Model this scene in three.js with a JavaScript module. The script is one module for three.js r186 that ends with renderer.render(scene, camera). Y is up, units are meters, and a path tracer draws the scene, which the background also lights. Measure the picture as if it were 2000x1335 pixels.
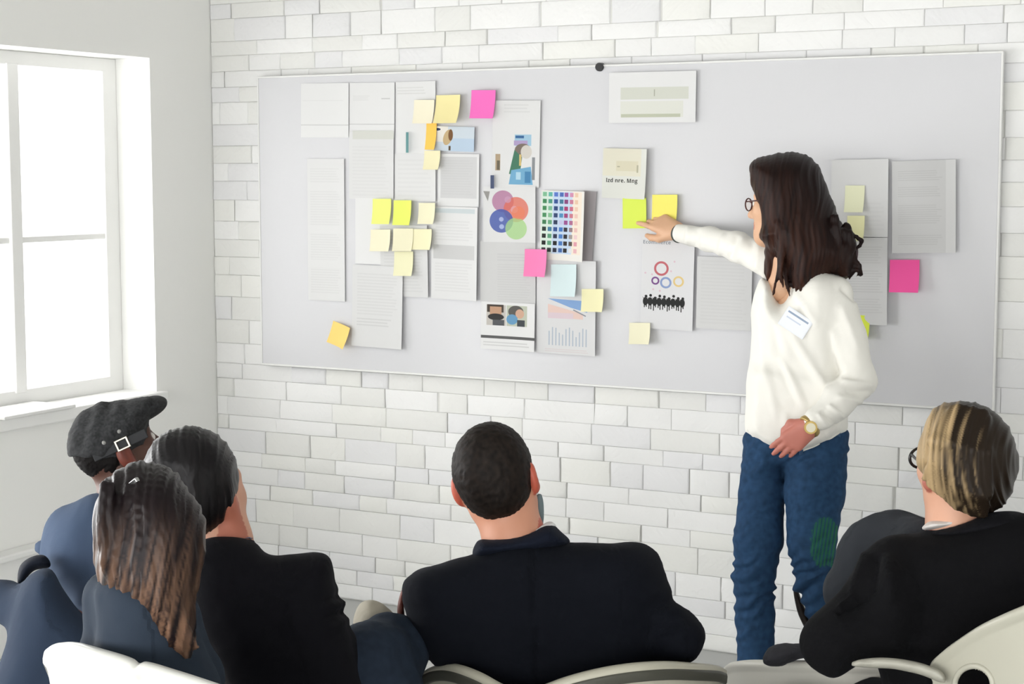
import * as THREE from 'three';
import { RoundedBoxGeometry } from 'three/addons/geometries/RoundedBoxGeometry.js';
import { mergeGeometries } from 'three/addons/utils/BufferGeometryUtils.js';
import { ImprovedNoise } from 'three/addons/math/ImprovedNoise.js';
import { RectAreaLightUniformsLib } from 'three/addons/lights/RectAreaLightUniformsLib.js';

// ------------------------------------------------------------------ camera, daylight, exposure
const scene = new THREE.Scene();
const FOC = 3331.6, YAW = 0.4992, PITCH = 0.0986, ROLL = -0.001;
const camera = new THREE.PerspectiveCamera(2 * Math.atan(667.5 / FOC) * 180 / Math.PI, 2000 / 1335, 0.05, 100);
camera.position.set(4.30439, 1.65, 5.41237);
camera.rotation.order = 'YXZ';
camera.rotation.set(-PITCH, YAW, ROLL);
scene.add(camera);
const renderer = new THREE.WebGLRenderer({ antialias: true });
renderer.toneMapping = THREE.LinearToneMapping;
renderer.toneMappingExposure = 1.74;
renderer.shadowMap.enabled = true;
RectAreaLightUniformsLib.init();
scene.background = new THREE.Color(1, 1, 1.0);        // white overcast sky
scene.backgroundIntensity = 1.6;
// daylight entering by the left-hand windows (z centre of each opening, width, intensity)
const WINDOWS = [[0.93, 1.13, 0.7, 0.815, 2.083], [2.75, 1.5, 5.5, 0.4, 1.75], [4.95, 1.5, 6.5, 0.4, 1.75]];
for (const [z, w, I, a, b] of WINDOWS) {
  const l = new THREE.RectAreaLight(0xffffff, I, w, b - a);
  l.name = 'window_area_light'; l.position.set(-0.24, (a + b) / 2, z); l.lookAt(3, (a + b) / 2, z); scene.add(l);
}
// front fill, added through unseen windows behind the photographer (x centre, width, intensity)
const LX = 6.6, LZ = 7.6, HY = 3.1, FRONT_FILL = [[1.4, 1.6, 4.5], [3.4, 1.6, 5], [5.4, 1.6, 7]];
for (const [x, w, I] of FRONT_FILL) {
  const l = new THREE.RectAreaLight(0xffffff, I, w, 1.5);
  l.name = 'window_area_light'; l.position.set(x, 1.3, LZ + 0.24); l.lookAt(x, 1.3, 0); scene.add(l);
}

// ------------------------------------------------------------------ helpers
const V = (x, y, z) => new THREE.Vector3(x, y, z);
camera.updateMatrixWorld(true);
const CE = camera.matrixWorld.elements;
const RT = V(CE[0], CE[1], CE[2]), UPV = V(CE[4], CE[5], CE[6]), FW = V(-CE[8], -CE[9], -CE[10]), CP = camera.position.clone();
const at = (x, y, d) => CP.clone().addScaledVector(FW, d).addScaledVector(RT, (x - 1000) / FOC * d).addScaledVector(UPV, -(y - 667.5) / FOC * d);
const onPlaneZ = (x, y, z0) => { const r = FW.clone().addScaledVector(RT, (x - 1000) / FOC).addScaledVector(UPV, -(y - 667.5) / FOC); return CP.clone().addScaledVector(r, (z0 - CP.z) / r.z); };
const toPx = (p) => { const d = p.clone().sub(CP), z = d.dot(FW); return [1000 + FOC * d.dot(RT) / z, 667.5 - FOC * d.dot(UPV) / z, z]; };
let seed = 7;
const rnd = () => { seed = (seed + 0x6d2b79f5) | 0; let t = Math.imul(seed ^ (seed >>> 15), 1 | seed); t = (t + Math.imul(t ^ (t >>> 7), 61 | t)) ^ t; return ((t ^ (t >>> 14)) >>> 0) / 4294967296; };
const rr = (a, b) => a + (b - a) * rnd();
const PN = new ImprovedNoise();
const noise = (x, y, z) => PN.noise(x, y, z);
const fbm = (x, y, z, o = 4) => { let s = 0, a = 0.5; for (let i = 0; i < o; i++) { s += a * PN.noise(x, y, z); x *= 2.03; y *= 2.01; z *= 2.02; a *= 0.5; } return s; };
const names = new Map();
function numbered(n) { const k = names.get(n) ?? 0; names.set(n, k + 1); return k ? n + '_' + String(k).padStart(3, '0') : n; }
function tag(o, label, category, group, kind) {
  if (label) o.userData.label = label; if (category) o.userData.category = category;
  if (group) o.userData.group = group; if (kind) o.userData.kind = kind; return o;
}
function thing(name, label, category, pos = V(0, 0, 0), group) {
  const g = new THREE.Group(); g.name = numbered(name); g.position.copy(pos); scene.add(g);
  return tag(g, label, category, group);
}
function shade(m) { m.castShadow = true; m.receiveShadow = true; return m; }
function part(name, geo, mat, parent, label) {
  const m = shade(new THREE.Mesh(geo, mat)); m.name = name; parent.add(m); if (label) m.userData.label = label; return m;
}
// geometry given in world metres, parent somewhere else
function wpart(name, geo, mat, parent, label) {
  let o = V(0, 0, 0); for (let p = parent; p && p !== scene; p = p.parent) o.add(p.position);
  geo.translate(-o.x, -o.y, -o.z); return part(name, geo, mat, parent, label);
}
function struct(name, geo, mat) { const m = part(name, geo, mat, scene); m.userData.kind = 'structure'; return m; }
const box = (x0, x1, y0, y1, z0, z1) => new THREE.BoxGeometry(x1 - x0, y1 - y0, z1 - z0).translate((x0 + x1) / 2, (y0 + y1) / 2, (z0 + z1) / 2);
const rbox = (x0, x1, y0, y1, z0, z1, r = 0.004) => new RoundedBoxGeometry(x1 - x0, y1 - y0, z1 - z0, 2, r).translate((x0 + x1) / 2, (y0 + y1) / 2, (z0 + z1) / 2);
function tube(points, r, seg = 40, rad = 10) { return new THREE.TubeGeometry(new THREE.CatmullRomCurve3(points), seg, r, rad, false); }

// ------------------------------------------------------------------ materials
const sc = (hex) => new THREE.Color(hex);
const std = (hex, roughness = 0.8, extra = {}) => new THREE.MeshStandardMaterial({ color: sc(hex), roughness, ...extra });
const phy = (hex, roughness, extra = {}) => new THREE.MeshPhysicalMaterial({ color: sc(hex), roughness, ...extra });
function dataTex(n, fn, rep = 1, srgb = false) {
  const d = new Uint8Array(n * n * 4);
  for (let y = 0; y < n; y++) for (let x = 0; x < n; x++) { const c = fn(x / n, y / n), i = (y * n + x) * 4; for (let k = 0; k < 3; k++) d[i + k] = Math.max(0, Math.min(255, (Array.isArray(c) ? c[k] : c) * 255)); d[i + 3] = 255; }
  const t = new THREE.DataTexture(d, n, n); t.wrapS = t.wrapT = THREE.RepeatWrapping; t.magFilter = THREE.LinearFilter; t.minFilter = THREE.LinearFilter;
  if (srgb) t.colorSpace = THREE.SRGBColorSpace; t.repeat.set(rep, rep); t.needsUpdate = true; return t;
}
// tileable fbm
const tn = (u, v, f, s, o = 4) => { let r = 0, a = 0.5; for (let i = 0; i < o; i++) { const A = 2 * Math.PI * u, B = 2 * Math.PI * v, R = f / 6.28; r += a * PN.noise(Math.cos(A) * R + s, Math.sin(A) * R + Math.cos(B) * R + 3.1, Math.sin(B) * R + s * 1.7); f *= 2; a *= 0.5; } return r; };
const stoneBump = dataTex(384, (u, v) => 0.5 + 0.75 * tn(u, v, 7, 1.3, 5) + 0.25 * tn(u, v, 40, 5.1, 2), 1 / 0.6);
const plasterBump = dataTex(256, (u, v) => 0.5 + 0.5 * tn(u, v, 12, 2.3, 5), 1 / 0.8);
const weave = dataTex(128, (u, v) => 0.5 + 0.25 * Math.sin(u * 2 * Math.PI * 32) * Math.sin(v * 2 * Math.PI * 32) + 0.3 * tn(u, v, 30, 8.2, 2), 1 / 0.08);
const brickTones = ['#ebebea', '#efefee', '#e8e8e5', '#e7e7e8', '#ecece8'].map((c) => std(c, 0.85, { bumpMap: stoneBump, bumpScale: 0.0035 }));
const M = {
  mortar: std('#e2e2de', 0.95, { bumpMap: stoneBump, bumpScale: 0.004 }),
  plaster: std('#f5f5f2', 0.9, { bumpMap: plasterBump, bumpScale: 0.0006 }),
  paint: std('#f2f2f0', 0.45),
  floor: std('#b9bab8', 0.55, { bumpMap: plasterBump, bumpScale: 0.0005 }),
  glass: new THREE.MeshPhysicalMaterial({ color: 0xffffff, roughness: 0, transmission: 1, thickness: 0, ior: 1.5 }),
  board: phy('#d3d3d6', 0.24, { ior: 1.5, specularIntensity: 0.45 }),
  alu: std('#c9cacb', 0.35, { metalness: 0.7 }),
  chrome: std('#c8c8c8', 0.2, { metalness: 1 }),
  black: std('#17171a', 0.5),
};

// ------------------------------------------------------------------ the room
struct('floor', box(-0.4, LX + 0.2, -0.15, 0, -0.25, LZ + 0.2), M.floor);
struct('ceiling', box(-0.4, LX + 0.2, HY, HY + 0.15, -0.25, LZ + 0.2), std('#b4b4b0', 0.95));
struct('wall_right', box(LX, LX + 0.2, 0, HY, -0.25, LZ + 0.2), M.plaster);
{
  const g = []; let x = -0.4; for (const [c, w] of FRONT_FILL) { g.push(box(x, c - w / 2, 0, HY, LZ, LZ + 0.2), box(c - w / 2, c + w / 2, 0, 0.55, LZ, LZ + 0.2), box(c - w / 2, c + w / 2, 2.05, HY, LZ, LZ + 0.2)); x = c + w / 2; }
  g.push(box(x, LX, 0, HY, LZ, LZ + 0.2)); struct('wall_front', mergeGeometries(g), M.plaster);
  FRONT_FILL.forEach(([c, w], i) => {  // unseen windows, added to carry the front fill
    const o = thing('window_' + (i + 1 + WINDOWS.length), null, null, V(c, 0.55, LZ + 0.15)); o.userData.kind = 'structure'; const a = c - w / 2, b = c + w / 2, z0 = LZ + 0.12, z1 = LZ + 0.18;
    wpart('window_frame', mergeGeometries([rbox(a, a + 0.06, 0.55, 2.05, z0, z1), rbox(b - 0.06, b, 0.55, 2.05, z0, z1), rbox(a + 0.05, b - 0.05, 0.55, 0.61, z0, z1), rbox(a + 0.05, b - 0.05, 1.99, 2.05, z0, z1)]), M.paint, o);
    wpart('mullion', rbox(c - 0.025, c + 0.025, 0.6, 2.0, z0, z1), M.paint, o);
    wpart('pane', new THREE.PlaneGeometry(w / 2 - 0.05, 1.42).rotateY(Math.PI).translate(c - w / 4, 1.3, LZ + 0.15), M.glass, o); wpart('pane', new THREE.PlaneGeometry(w / 2 - 0.05, 1.42).rotateY(Math.PI).translate(c + w / 4, 1.3, LZ + 0.15), M.glass, o);
  });
}
// left wall with its window openings
const openings = WINDOWS.map(([z, w, I, y0, y1]) => [z - w / 2, z + w / 2, y0, y1]), OY0 = WINDOWS[0][3];
{
  const g = []; let z = -0.25;
  for (const [a, b, y0, y1] of openings) { g.push(box(-0.4, 0, 0, HY, z, a)); g.push(box(-0.4, 0, 0, y0, a, b), box(-0.4, 0, y1, HY, a, b)); z = b; }
  g.push(box(-0.4, 0, 0, HY, z, LZ));
  for (const q of g) { const p = q.attributes.position, n = q.attributes.normal, uv = q.attributes.uv; for (let i = 0; i < p.count; i++) uv.setXY(i, Math.abs(n.getX(i)) > 0.5 ? p.getZ(i) : p.getX(i) + p.getZ(i), p.getY(i)); }
  struct('wall_left', mergeGeometries(g), M.plaster);
}
openings.forEach(([a, b, y0, y1], i) => {
  const w = thing('window_' + (i + 1), null, null, V(-0.2, y0, a)); w.userData.kind = 'structure';
  const f0 = -0.225, f1 = -0.165, m = (a + b) / 2 - (i ? 0 : 0.02), fy = i ? (y0 + y1) / 2 : 1.413;
  const fr = [rbox(f0, f1, y0, y1, a, a + 0.075), rbox(f0, f1, y0, y1, b - 0.075, b), rbox(f0, f1, y1 - 0.05, y1, a + 0.07, b - 0.07), rbox(f0, f1, y0, y0 + 0.06, a + 0.07, b - 0.07)];
  wpart('window_frame', mergeGeometries(fr), M.paint, w);
  wpart('mullion', rbox(f0 - 0.004, f1 + 0.008, y0 + 0.05, y1 - 0.045, m - 0.027, m + 0.027), M.paint, w);
  wpart('glazing_bar', rbox(f0 + 0.01, f1 - 0.008, fy - 0.011, fy + 0.011, a + 0.07, m - 0.025, 0.003), M.paint, w);
  wpart('glazing_bar', rbox(f0 + 0.01, f1 - 0.008, fy - 0.011, fy + 0.011, m + 0.025, b - 0.07, 0.003), M.paint, w);
  for (const [za, zb] of [[a + 0.07, m - 0.02], [m + 0.02, b - 0.07]]) for (const [ya, yb] of [[y0 + 0.05, fy], [fy, y1 - 0.045]])
    wpart('pane', new THREE.PlaneGeometry(zb - za, yb - ya).rotateY(Math.PI / 2).translate(-0.2, (ya + yb) / 2, (za + zb) / 2), M.glass, w);
  wpart('window_sill', rbox(-0.16, 0.035, y0 - 0.04, y0 + 0.004, a - 0.03, b + 0.03, 0.006), M.paint, w);
});
// low boxed skirting along the left wall
{
  const b = thing('baseboard_left', null, null, V(0, 0, 0)); b.userData.kind = 'structure';
  part('skirting_box', rbox(0, 0.05, 0, 0.335, 0.0, LZ, 0.006), M.paint, b);
  part('skirting_cap', rbox(0, 0.075, 0.335, 0.36, 0.0, LZ, 0.008), M.paint, b);
}
{
  const f = tag(shade(new THREE.Mesh(new RoundedBoxGeometry(0.2, 0.012, 0.36, 2, 0.004), std('#f0f0ee', 0.6))), 'white folder lying on the window sill', 'folder'); f.name = 'folder'; f.position.set(-0.045, OY0 + 0.0105, 1.04); f.rotation.y = 0.04; scene.add(f);
}
// painted stone-brick wall
const pin = (poly, x, y) => { let c = false; for (let i = 0, j = poly.length - 1; i < poly.length; j = i++) { const [xi, yi] = poly[i], [xj, yj] = poly[j]; if ((yi > y) !== (yj > y) && x < (xj - xi) * (y - yi) / (yj - yi) + xi) c = !c; } return c; };
{
  const wall = thing('wall_back', null, null, V(0, 0, 0)); wall.userData.kind = 'structure';
  part('mortar_bed', box(-0.4, LX + 0.2, 0, HY, -0.25, -0.005), M.mortar, wall);
  const hide = [[[520, 158], [1945, 108], [1935, 795], [1700, 795], [1640, 1340], [1440, 1340], [1440, 790], [1457, 768], [520, 705]],
    [[150, 800], [300, 780], [420, 840], [470, 900], [490, 1050], [640, 1090], [700, 1340], [0, 1340]], [[890, 900], [960, 830], [1035, 900], [1050, 1030], [1100, 1060], [1290, 1080], [1370, 1340], [700, 1340], [700, 1200], [800, 1120], [940, 1070]],
    [[1790, 880], [1850, 790], [1960, 830], [1990, 900], [2100, 1000], [2100, 1340], [1560, 1340], [1640, 1060], [1740, 1010]]];
  const all = []; let y = 0.004;
  while (y < HY - 0.01) {
    const h = Math.min(HY - 0.004 - y, [0.058, 0.072, 0.083, 0.09][Math.floor(rnd() * 4)] + rr(-0.004, 0.004)); let x = -rr(0, 0.2);
    while (x < LX) {
      const w = rr(0.12, 0.29), x0 = Math.max(0.002, x), x1 = Math.min(LX - 0.002, x + w);
      if (x1 - x0 > 0.02) {
        const q = [[x0, y], [x1, y], [x1, y + h], [x0, y + h]].map(([a, b]) => toPx(V(a, b, 0.01)));
        let area = 0; q.forEach((p, i) => { const n = q[(i + 1) % 4]; area += (p[0] * n[1] - n[0] * p[1]) / 2; });
        const cx = (q[0][0] + q[2][0]) / 2, cy = (q[0][1] + q[2][1]) / 2, inside = (p) => p[0] > 0 && p[0] < 2000 && p[1] > 0 && p[1] < 1335;
        const vis = (q.filter(inside).length + (inside([cx, cy]) ? 1 : 0)) / 5, open = [[cx, cy], ...q].filter((p) => !hide.some((h2) => pin(h2, p[0], p[1]))).length / 5;
        all.push({ x0, x1, y, h, score: Math.abs(area) * vis * open, proud: rr(0.0015, 0.0055), gap: rnd() < 0.25 ? rr(0.004, 0.0075) : rr(0.0006, 0.0016), tone: Math.floor(rnd() * 5), s: rr(0, 50) });
      }
      x += w;
    }
    y += h;
  }
  const make = (b) => {
    const nx = 3, ny = 2, W = b.x1 - b.x0 - b.gap, H = b.h - 0.0008, pos = [], uv = [], idx = [];
    const e = 0.0028;
    for (let j = 0; j <= ny + 2; j++) for (let i = 0; i <= nx + 2; i++) {
      const bi = i === 0 || i === nx + 2, bj = j === 0 || j === ny + 2;
      const fx = bi ? (i ? 1 : 0) : (e / W) + (i - 1) / nx * (1 - 2 * e / W), fy = bj ? (j ? 1 : 0) : (e / H) + (j - 1) / ny * (1 - 2 * e / H);
      const X = b.x0 + b.gap / 2 + fx * W, Y = b.y + 0.0004 + fy * H, wob = 0.0035;
      const z = bi && !bj && b.gap > 0.004 ? -0.008 : bi || bj ? -0.001 : b.proud + noise(X * 23 + b.s, Y * 23, b.s) * 0.003;
      const ww = bj ? 0 : 1;
      pos.push(X + noise(X * 40, Y * 40, b.s) * wob * (bi ? 0 : 1), Y + noise(X * 31, Y * 44, b.s + 9) * wob * ww, z); uv.push(X + b.s, Y + b.s * 0.37);
    }
    const n = nx + 3;
    for (let j = 0; j < ny + 2; j++) for (let i = 0; i < nx + 2; i++) { const a = j * n + i; idx.push(a, a + 1, a + n + 1, a, a + n + 1, a + n); }
    const g = new THREE.BufferGeometry(); g.setAttribute('position', new THREE.Float32BufferAttribute(pos, 3)); g.setAttribute('uv', new THREE.Float32BufferAttribute(uv, 2)); g.setIndex(idx); g.computeVertexNormals(); return g;
  };
  all.sort((a, b) => b.score - a.score);
  let n = 0; for (const b of all.slice(0, 300)) { if (b.score <= 0) break; part(n ? 'brick_' + String(n).padStart(3, '0') : 'brick', make(b), brickTones[b.tone], wall); n++; }
  const rest = part('brickwork', mergeGeometries(all.slice(n).map(make)), brickTones[1], wall); rest.userData.kind = 'stuff';
}

// ------------------------------------------------------------------ whiteboard and what hangs on it
const BZ = 0.037, BX0 = 0.256, BX1 = 3.09, BY0 = 0.906, BY1 = 2.019;
{
  const b = thing('whiteboard', 'wide glossy white board mounted on the white brick wall', 'whiteboard', V((BX0 + BX1) / 2, BY0, BZ));
  wpart('panel', rbox(BX0 + 0.002, BX1 - 0.002, BY0 + 0.002, BY1 - 0.002, BZ - 0.012, BZ, 0.003), M.board, b);
  wpart('frame_edge', mergeGeometries([rbox(BX0 - 0.003, BX1 + 0.003, BY0 - 0.004, BY0 + 0.004, BZ - 0.014, BZ + 0.002, 0.002), rbox(BX0 - 0.003, BX1 + 0.003, BY1 - 0.004, BY1 + 0.003, BZ - 0.014, BZ + 0.002, 0.002),
    rbox(BX0 - 0.004, BX0 + 0.003, BY0, BY1, BZ - 0.014, BZ + 0.002, 0.002), rbox(BX1 - 0.003, BX1 + 0.004, BY0, BY1, BZ - 0.014, BZ + 0.002, 0.002)]), std('#e6e6e4', 0.4), b);
  for (const x of [0.6, 1.6, 2.6]) wpart('wall_spacer', box(x - 0.03, x + 0.03, 1.2, 1.7, 0.012, BZ - 0.012), M.alu, b);
  const k = onPlaneZ(1172, 131, BZ);
  wpart('hanging_knob', mergeGeometries([new THREE.CylinderGeometry(0.0145, 0.0155, 0.02, 24).rotateX(Math.PI / 2).translate(k.x, k.y, 0.036), new THREE.CylinderGeometry(0.006, 0.006, 0.03, 12).rotateX(Math.PI / 2).translate(k.x, k.y, 0.02)]), M.black, b, 'round black hanging knob');
}
function canvasTex(w, h, draw) {
  const c = document.createElement('canvas'); c.width = w; c.height = h; const g = c.getContext('2d'); draw(g, w, h);
  const t = new THREE.CanvasTexture(c); t.colorSpace = THREE.SRGBColorSpace; return t;
}
// a sheet: pixel corners TL, TR, BL on the photograph -> its true place on the board
let sheetN = 0;
function sheet(name, label, category, [tl, tr, bl], mat, o = {}) {
  const lift = o.lift ?? 0.0016 + 0.00055 * sheetN++;
  const z = BZ + lift, A = onPlaneZ(...tl, z), B = onPlaneZ(...tr, z), C = onPlaneZ(...bl, z);
  const w = A.distanceTo(B), h = A.distanceTo(C), ang = Math.atan2(B.y - A.y, B.x - A.x);
  const nx = 10, ny = 10, th = 0.0005, pos = [], uv = [], idx = [];
  for (const s of [1, 0]) for (let j = 0; j <= ny; j++) for (let i = 0; i <= nx; i++) {
    const u = i / nx, v = j / ny;                       // v down from the top edge
    const zc = (o.bottom ?? 0) * v * v + (o.right ?? 0) * Math.pow(u, 4) + (o.left ?? 0) * Math.pow(1 - u, 4) + (o.corner ?? 0) * Math.pow(Math.max(0, u + v - 1), 3) + (o.wave ?? 0) * (1 + Math.sin(v * 5 + sheetN)) * u;
    pos.push(u * w, -v * h, zc + s * th); uv.push(u, 1 - v);
  }
  const n = nx + 1, o2 = n * (ny + 1);
  for (let j = 0; j < ny; j++) for (let i = 0; i < nx; i++) { const a = j * n + i; idx.push(a, a + n, a + 1, a + 1, a + n, a + n + 1, o2 + a, o2 + a + 1, o2 + a + n, o2 + a + 1, o2 + a + n + 1, o2 + a + n); }
  const side = (a, b) => idx.push(a, b, a + o2, b, b + o2, a + o2);
  for (let i = 0; i < nx; i++) { side(i + 1, i); side(ny * n + i, ny * n + i + 1); } for (let j = 0; j < ny; j++) { side(j * n, (j + 1) * n); side((j + 1) * n + nx, j * n + nx); }
  const g = new THREE.BufferGeometry(); g.setAttribute('position', new THREE.Float32BufferAttribute(pos, 3)); g.setAttribute('uv', new THREE.Float32BufferAttribute(uv, 2)); g.setIndex(idx); g.computeVertexNormals();
  const m = shade(new THREE.Mesh(g, mat)); m.name = numbered(name); m.position.copy(A); m.rotation.z = ang; scene.add(m);
  return tag(m, label, category, o.group);
}
const sq = (x0, y0, x1, y1, sl = 0, sh = 0) => [[x0, y0], [x1, y0 + sl], [x0 + sh, y1]];
const print = (w, h, draw, base = '#ececec') => std('#ebebeb', 0.75, { map: canvasTex(w, h, (g) => { g.fillStyle = base; g.fillRect(0, 0, w, h); draw(g, w, h); }) });
const lines = (g, x0, y0, x1, y1, step, col = '#cfcfd2', ragged = 0.15, lw = 0.45) => { g.fillStyle = col; g.globalAlpha = 0.5; for (let y = y0; y < y1; y += step) g.fillRect(x0, y, (x1 - x0) * (1 - rnd() * ragged), step * lw); g.globalAlpha = 1; };
const PAPER = 'papers pinned on the whiteboard';
// the papers, back ones first
sheet('paper', 'large blank white sheet with a printed header line, top left of the board', 'paper', sq(588, 163, 682, 268, -1), print(256, 256, (g) => { g.fillStyle = '#d4d4d4'; g.fillRect(0, 195, 256, 4); lines(g, 10, 80, 230, 86, 6, '#dddddd'); }, '#f1f1f1'), { right: 0.003 });
sheet('paper', 'white sheet with faint header squiggle, second from the left along the top', 'paper', sq(683, 162, 772, 268, -1), print(256, 256, (g) => { g.fillStyle = '#d0d0d0'; g.fillRect(0, 192, 256, 4); g.fillRect(180, 72, 50, 5); lines(g, 20, 60, 120, 80, 9, '#dadada'); }, '#efefef'), { right: 0.004 });
sheet('paper', 'white sheet with small header marks behind two pale yellow notes', 'paper', sq(773, 160, 852, 300, -2), print(256, 400, (g) => { lines(g, 10, 30, 200, 70, 16, '#d8d8d6'); }, '#efefef'), { right: 0.005 });
sheet('paper', 'tall grey text page down the left edge of the papers', 'paper', sq(600, 310, 673, 585, 0), print(256, 900, (g) => { lines(g, 20, 60, 230, 860, 16, '#dedede'); g.fillStyle = '#ececec'; for (const y of [150, 420, 640]) g.fillRect(0, y, 256, 50); }, '#ebebeb'), { right: 0.003 });
sheet('paper', 'pale grey page with a beige banner left of the yellow note cluster', 'paper', sq(682, 255, 770, 388, 0), print(256, 400, (g) => { g.fillStyle = '#dedfd8'; g.fillRect(20, 0, 236, 50); lines(g, 20, 90, 230, 380, 20, '#e0e0e0'); }, '#e8e8e8'), { right: 0.004 });
sheet('paper', 'light page between the note cluster and the small pale yellow note', 'paper', sq(771, 300, 852, 392, 0), print(256, 256, (g) => lines(g, 20, 30, 230, 240, 24, '#e2e2e2'), '#eaeaea'), { right: 0.004 });
sheet('paper', 'white page whose bottom edge curls, behind the lime and cream note cluster', 'paper', sq(694, 386, 790, 514, 2), print(256, 300, () => {}, '#efefef'), {});
sheet('paper', 'grey page behind the lowest cream note of the cluster', 'paper', sq(742, 440, 836, 578, 0), print(256, 400, (g) => lines(g, 20, 40, 230, 380, 18, '#d6d6d6'), '#e2e2e2'), { right: 0.007 });
sheet('paper', 'grey text page with curling right edge, at the lower left beside the orange note', 'paper', sq(689, 516, 789, 674, 5, -2), print(256, 400, (g) => { lines(g, 24, 40, 232, 240, 15, '#d9d9d9'); lines(g, 24, 260, 200, 300, 15, '#cfcfcf'); }, '#e6e6e6'), { right: 0.008, bottom: 0.006 });
sheet('paper', 'grey page in a white border under the photo strip', 'paper', sq(856, 300, 937, 402, 1), print(256, 330, (g) => { g.fillStyle = '#d9d9da'; g.fillRect(16, 18, 226, 260); lines(g, 24, 40, 220, 260, 16, '#d0d0d2'); }, '#ececec'), { right: 0.003 });
sheet('paper', 'tall text page with pale blue heading and curling right edge', 'paper', sq(844, 402, 936, 582, 3), print(256, 460, (g) => { g.fillStyle = '#d3dcdf'; g.fillRect(10, 10, 230, 22); lines(g, 20, 70, 232, 170, 15, '#dadada'); g.fillStyle = '#d4d4d4'; g.fillRect(10, 190, 230, 70); lines(g, 20, 280, 232, 430, 15, '#dcdcdc'); }, '#ebebeb'), { right: 0.012 });
sheet('paper', 'grey text page under the overlapping colour circles', 'paper', sq(938, 470, 1046, 590, 2), print(256, 300, (g) => { lines(g, 80, 60, 236, 90, 14, '#c9c9cb'); lines(g, 80, 110, 236, 280, 12, '#cccccc'); }, '#d8d8d8'), {});
sheet('paper', 'white page with a collage of a blue and green painted scene', 'paper', sq(964, 196, 1056, 364, 0), print(256, 460, (g) => {
  lines(g, 60, 20, 200, 60, 18, '#d6d6d6'); g.fillStyle = '#b9a487'; g.fillRect(18, 285, 26, 88); g.fillStyle = '#6d6553'; g.fillRect(26, 320, 16, 50);
  g.fillStyle = '#a5cbe2'; g.fillRect(120, 180, 90, 60); g.fillStyle = '#35689c'; g.fillRect(124, 186, 46, 14); g.fillStyle = '#b5a3cd'; g.fillRect(116, 212, 74, 26);
  g.fillStyle = '#7e7167'; g.beginPath(); g.ellipse(165, 262, 44, 34, 0, 0, 7); g.fill(); g.fillStyle = '#d9d4cc'; g.beginPath(); g.ellipse(184, 272, 30, 36, 0, 0, 7); g.fill();
  g.fillStyle = '#447b62'; g.beginPath(); g.moveTo(92, 390); g.lineTo(120, 262); g.lineTo(162, 300); g.lineTo(150, 400); g.fill(); g.fillStyle = '#d9c17e'; g.fillRect(146, 286, 12, 60);
  g.fillStyle = '#76b0d4'; g.beginPath(); g.moveTo(92, 446); g.lineTo(104, 370); g.lineTo(210, 350); g.lineTo(222, 446); g.fill(); g.fillStyle = '#b9dcee'; g.fillRect(130, 380, 26, 40); g.fillStyle = '#4787b5'; g.fillRect(178, 376, 32, 60); g.fillStyle = '#8e9296'; g.fillRect(216, 300, 16, 120);
}, '#e9e9e9'), { left: 0.004 });
sheet('paper', 'white page printed with overlapping purple, red, blue and green circles', 'paper', sq(944, 364, 1047, 472, 0), print(320, 340, (g, w) => {
  const c = (x, y, r, f) => { g.fillStyle = f; g.beginPath(); g.arc(x, y, r, 0, 7); g.fill(); };
  c(120, 90, 66, 'rgba(176,110,150,0.75)'); c(200, 140, 76, 'rgba(226,105,85,0.75)'); c(110, 210, 72, 'rgba(70,90,170,0.85)'); c(200, 256, 66, 'rgba(170,215,140,0.8)'); c(190, 140, 22, 'rgba(225,170,180,0.7)'); c(110, 200, 14, 'rgba(190,200,235,0.8)'); c(112, 245, 15, 'rgba(190,205,240,0.8)'); c(150, 80, 20, 'rgba(205,160,190,0.7)'); c(215, 160, 40, 'rgba(238,130,90,0.6)');
  g.fillStyle = '#9a9894'; g.beginPath(); g.moveTo(0, 28); g.lineTo(40, 30); g.lineTo(28, 90); g.fill();
}, '#e6e6e6'), { right: 0.005 });
sheet('photo_strip', 'wide photo strip of a tan figure before pale blue sky', 'picture', sq(848, 246, 928, 294, 2), print(320, 190, (g) => { g.fillStyle = '#d5e0ea'; g.fillRect(0, 0, 320, 190); g.fillStyle = '#c2d6ea'; g.fillRect(120, 90, 200, 100); g.fillStyle = '#f2efe8'; g.fillRect(0, 0, 110, 120); g.fillStyle = '#22365c'; g.beginPath(); g.ellipse(30, 24, 22, 10, 0, 0, 7); g.fill(); g.fillStyle = '#cdb386'; g.beginPath(); g.ellipse(110, 84, 34, 62, 0.3, 0, 7); g.fill(); g.fillStyle = '#7a542c'; g.beginPath(); g.ellipse(132, 66, 18, 44, 0, 0, 7); g.fill(); g.fillStyle = '#5b4a36'; g.fillRect(118, 150, 16, 34); }, '#e9e9e9'), { right: 0.004 });
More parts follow.
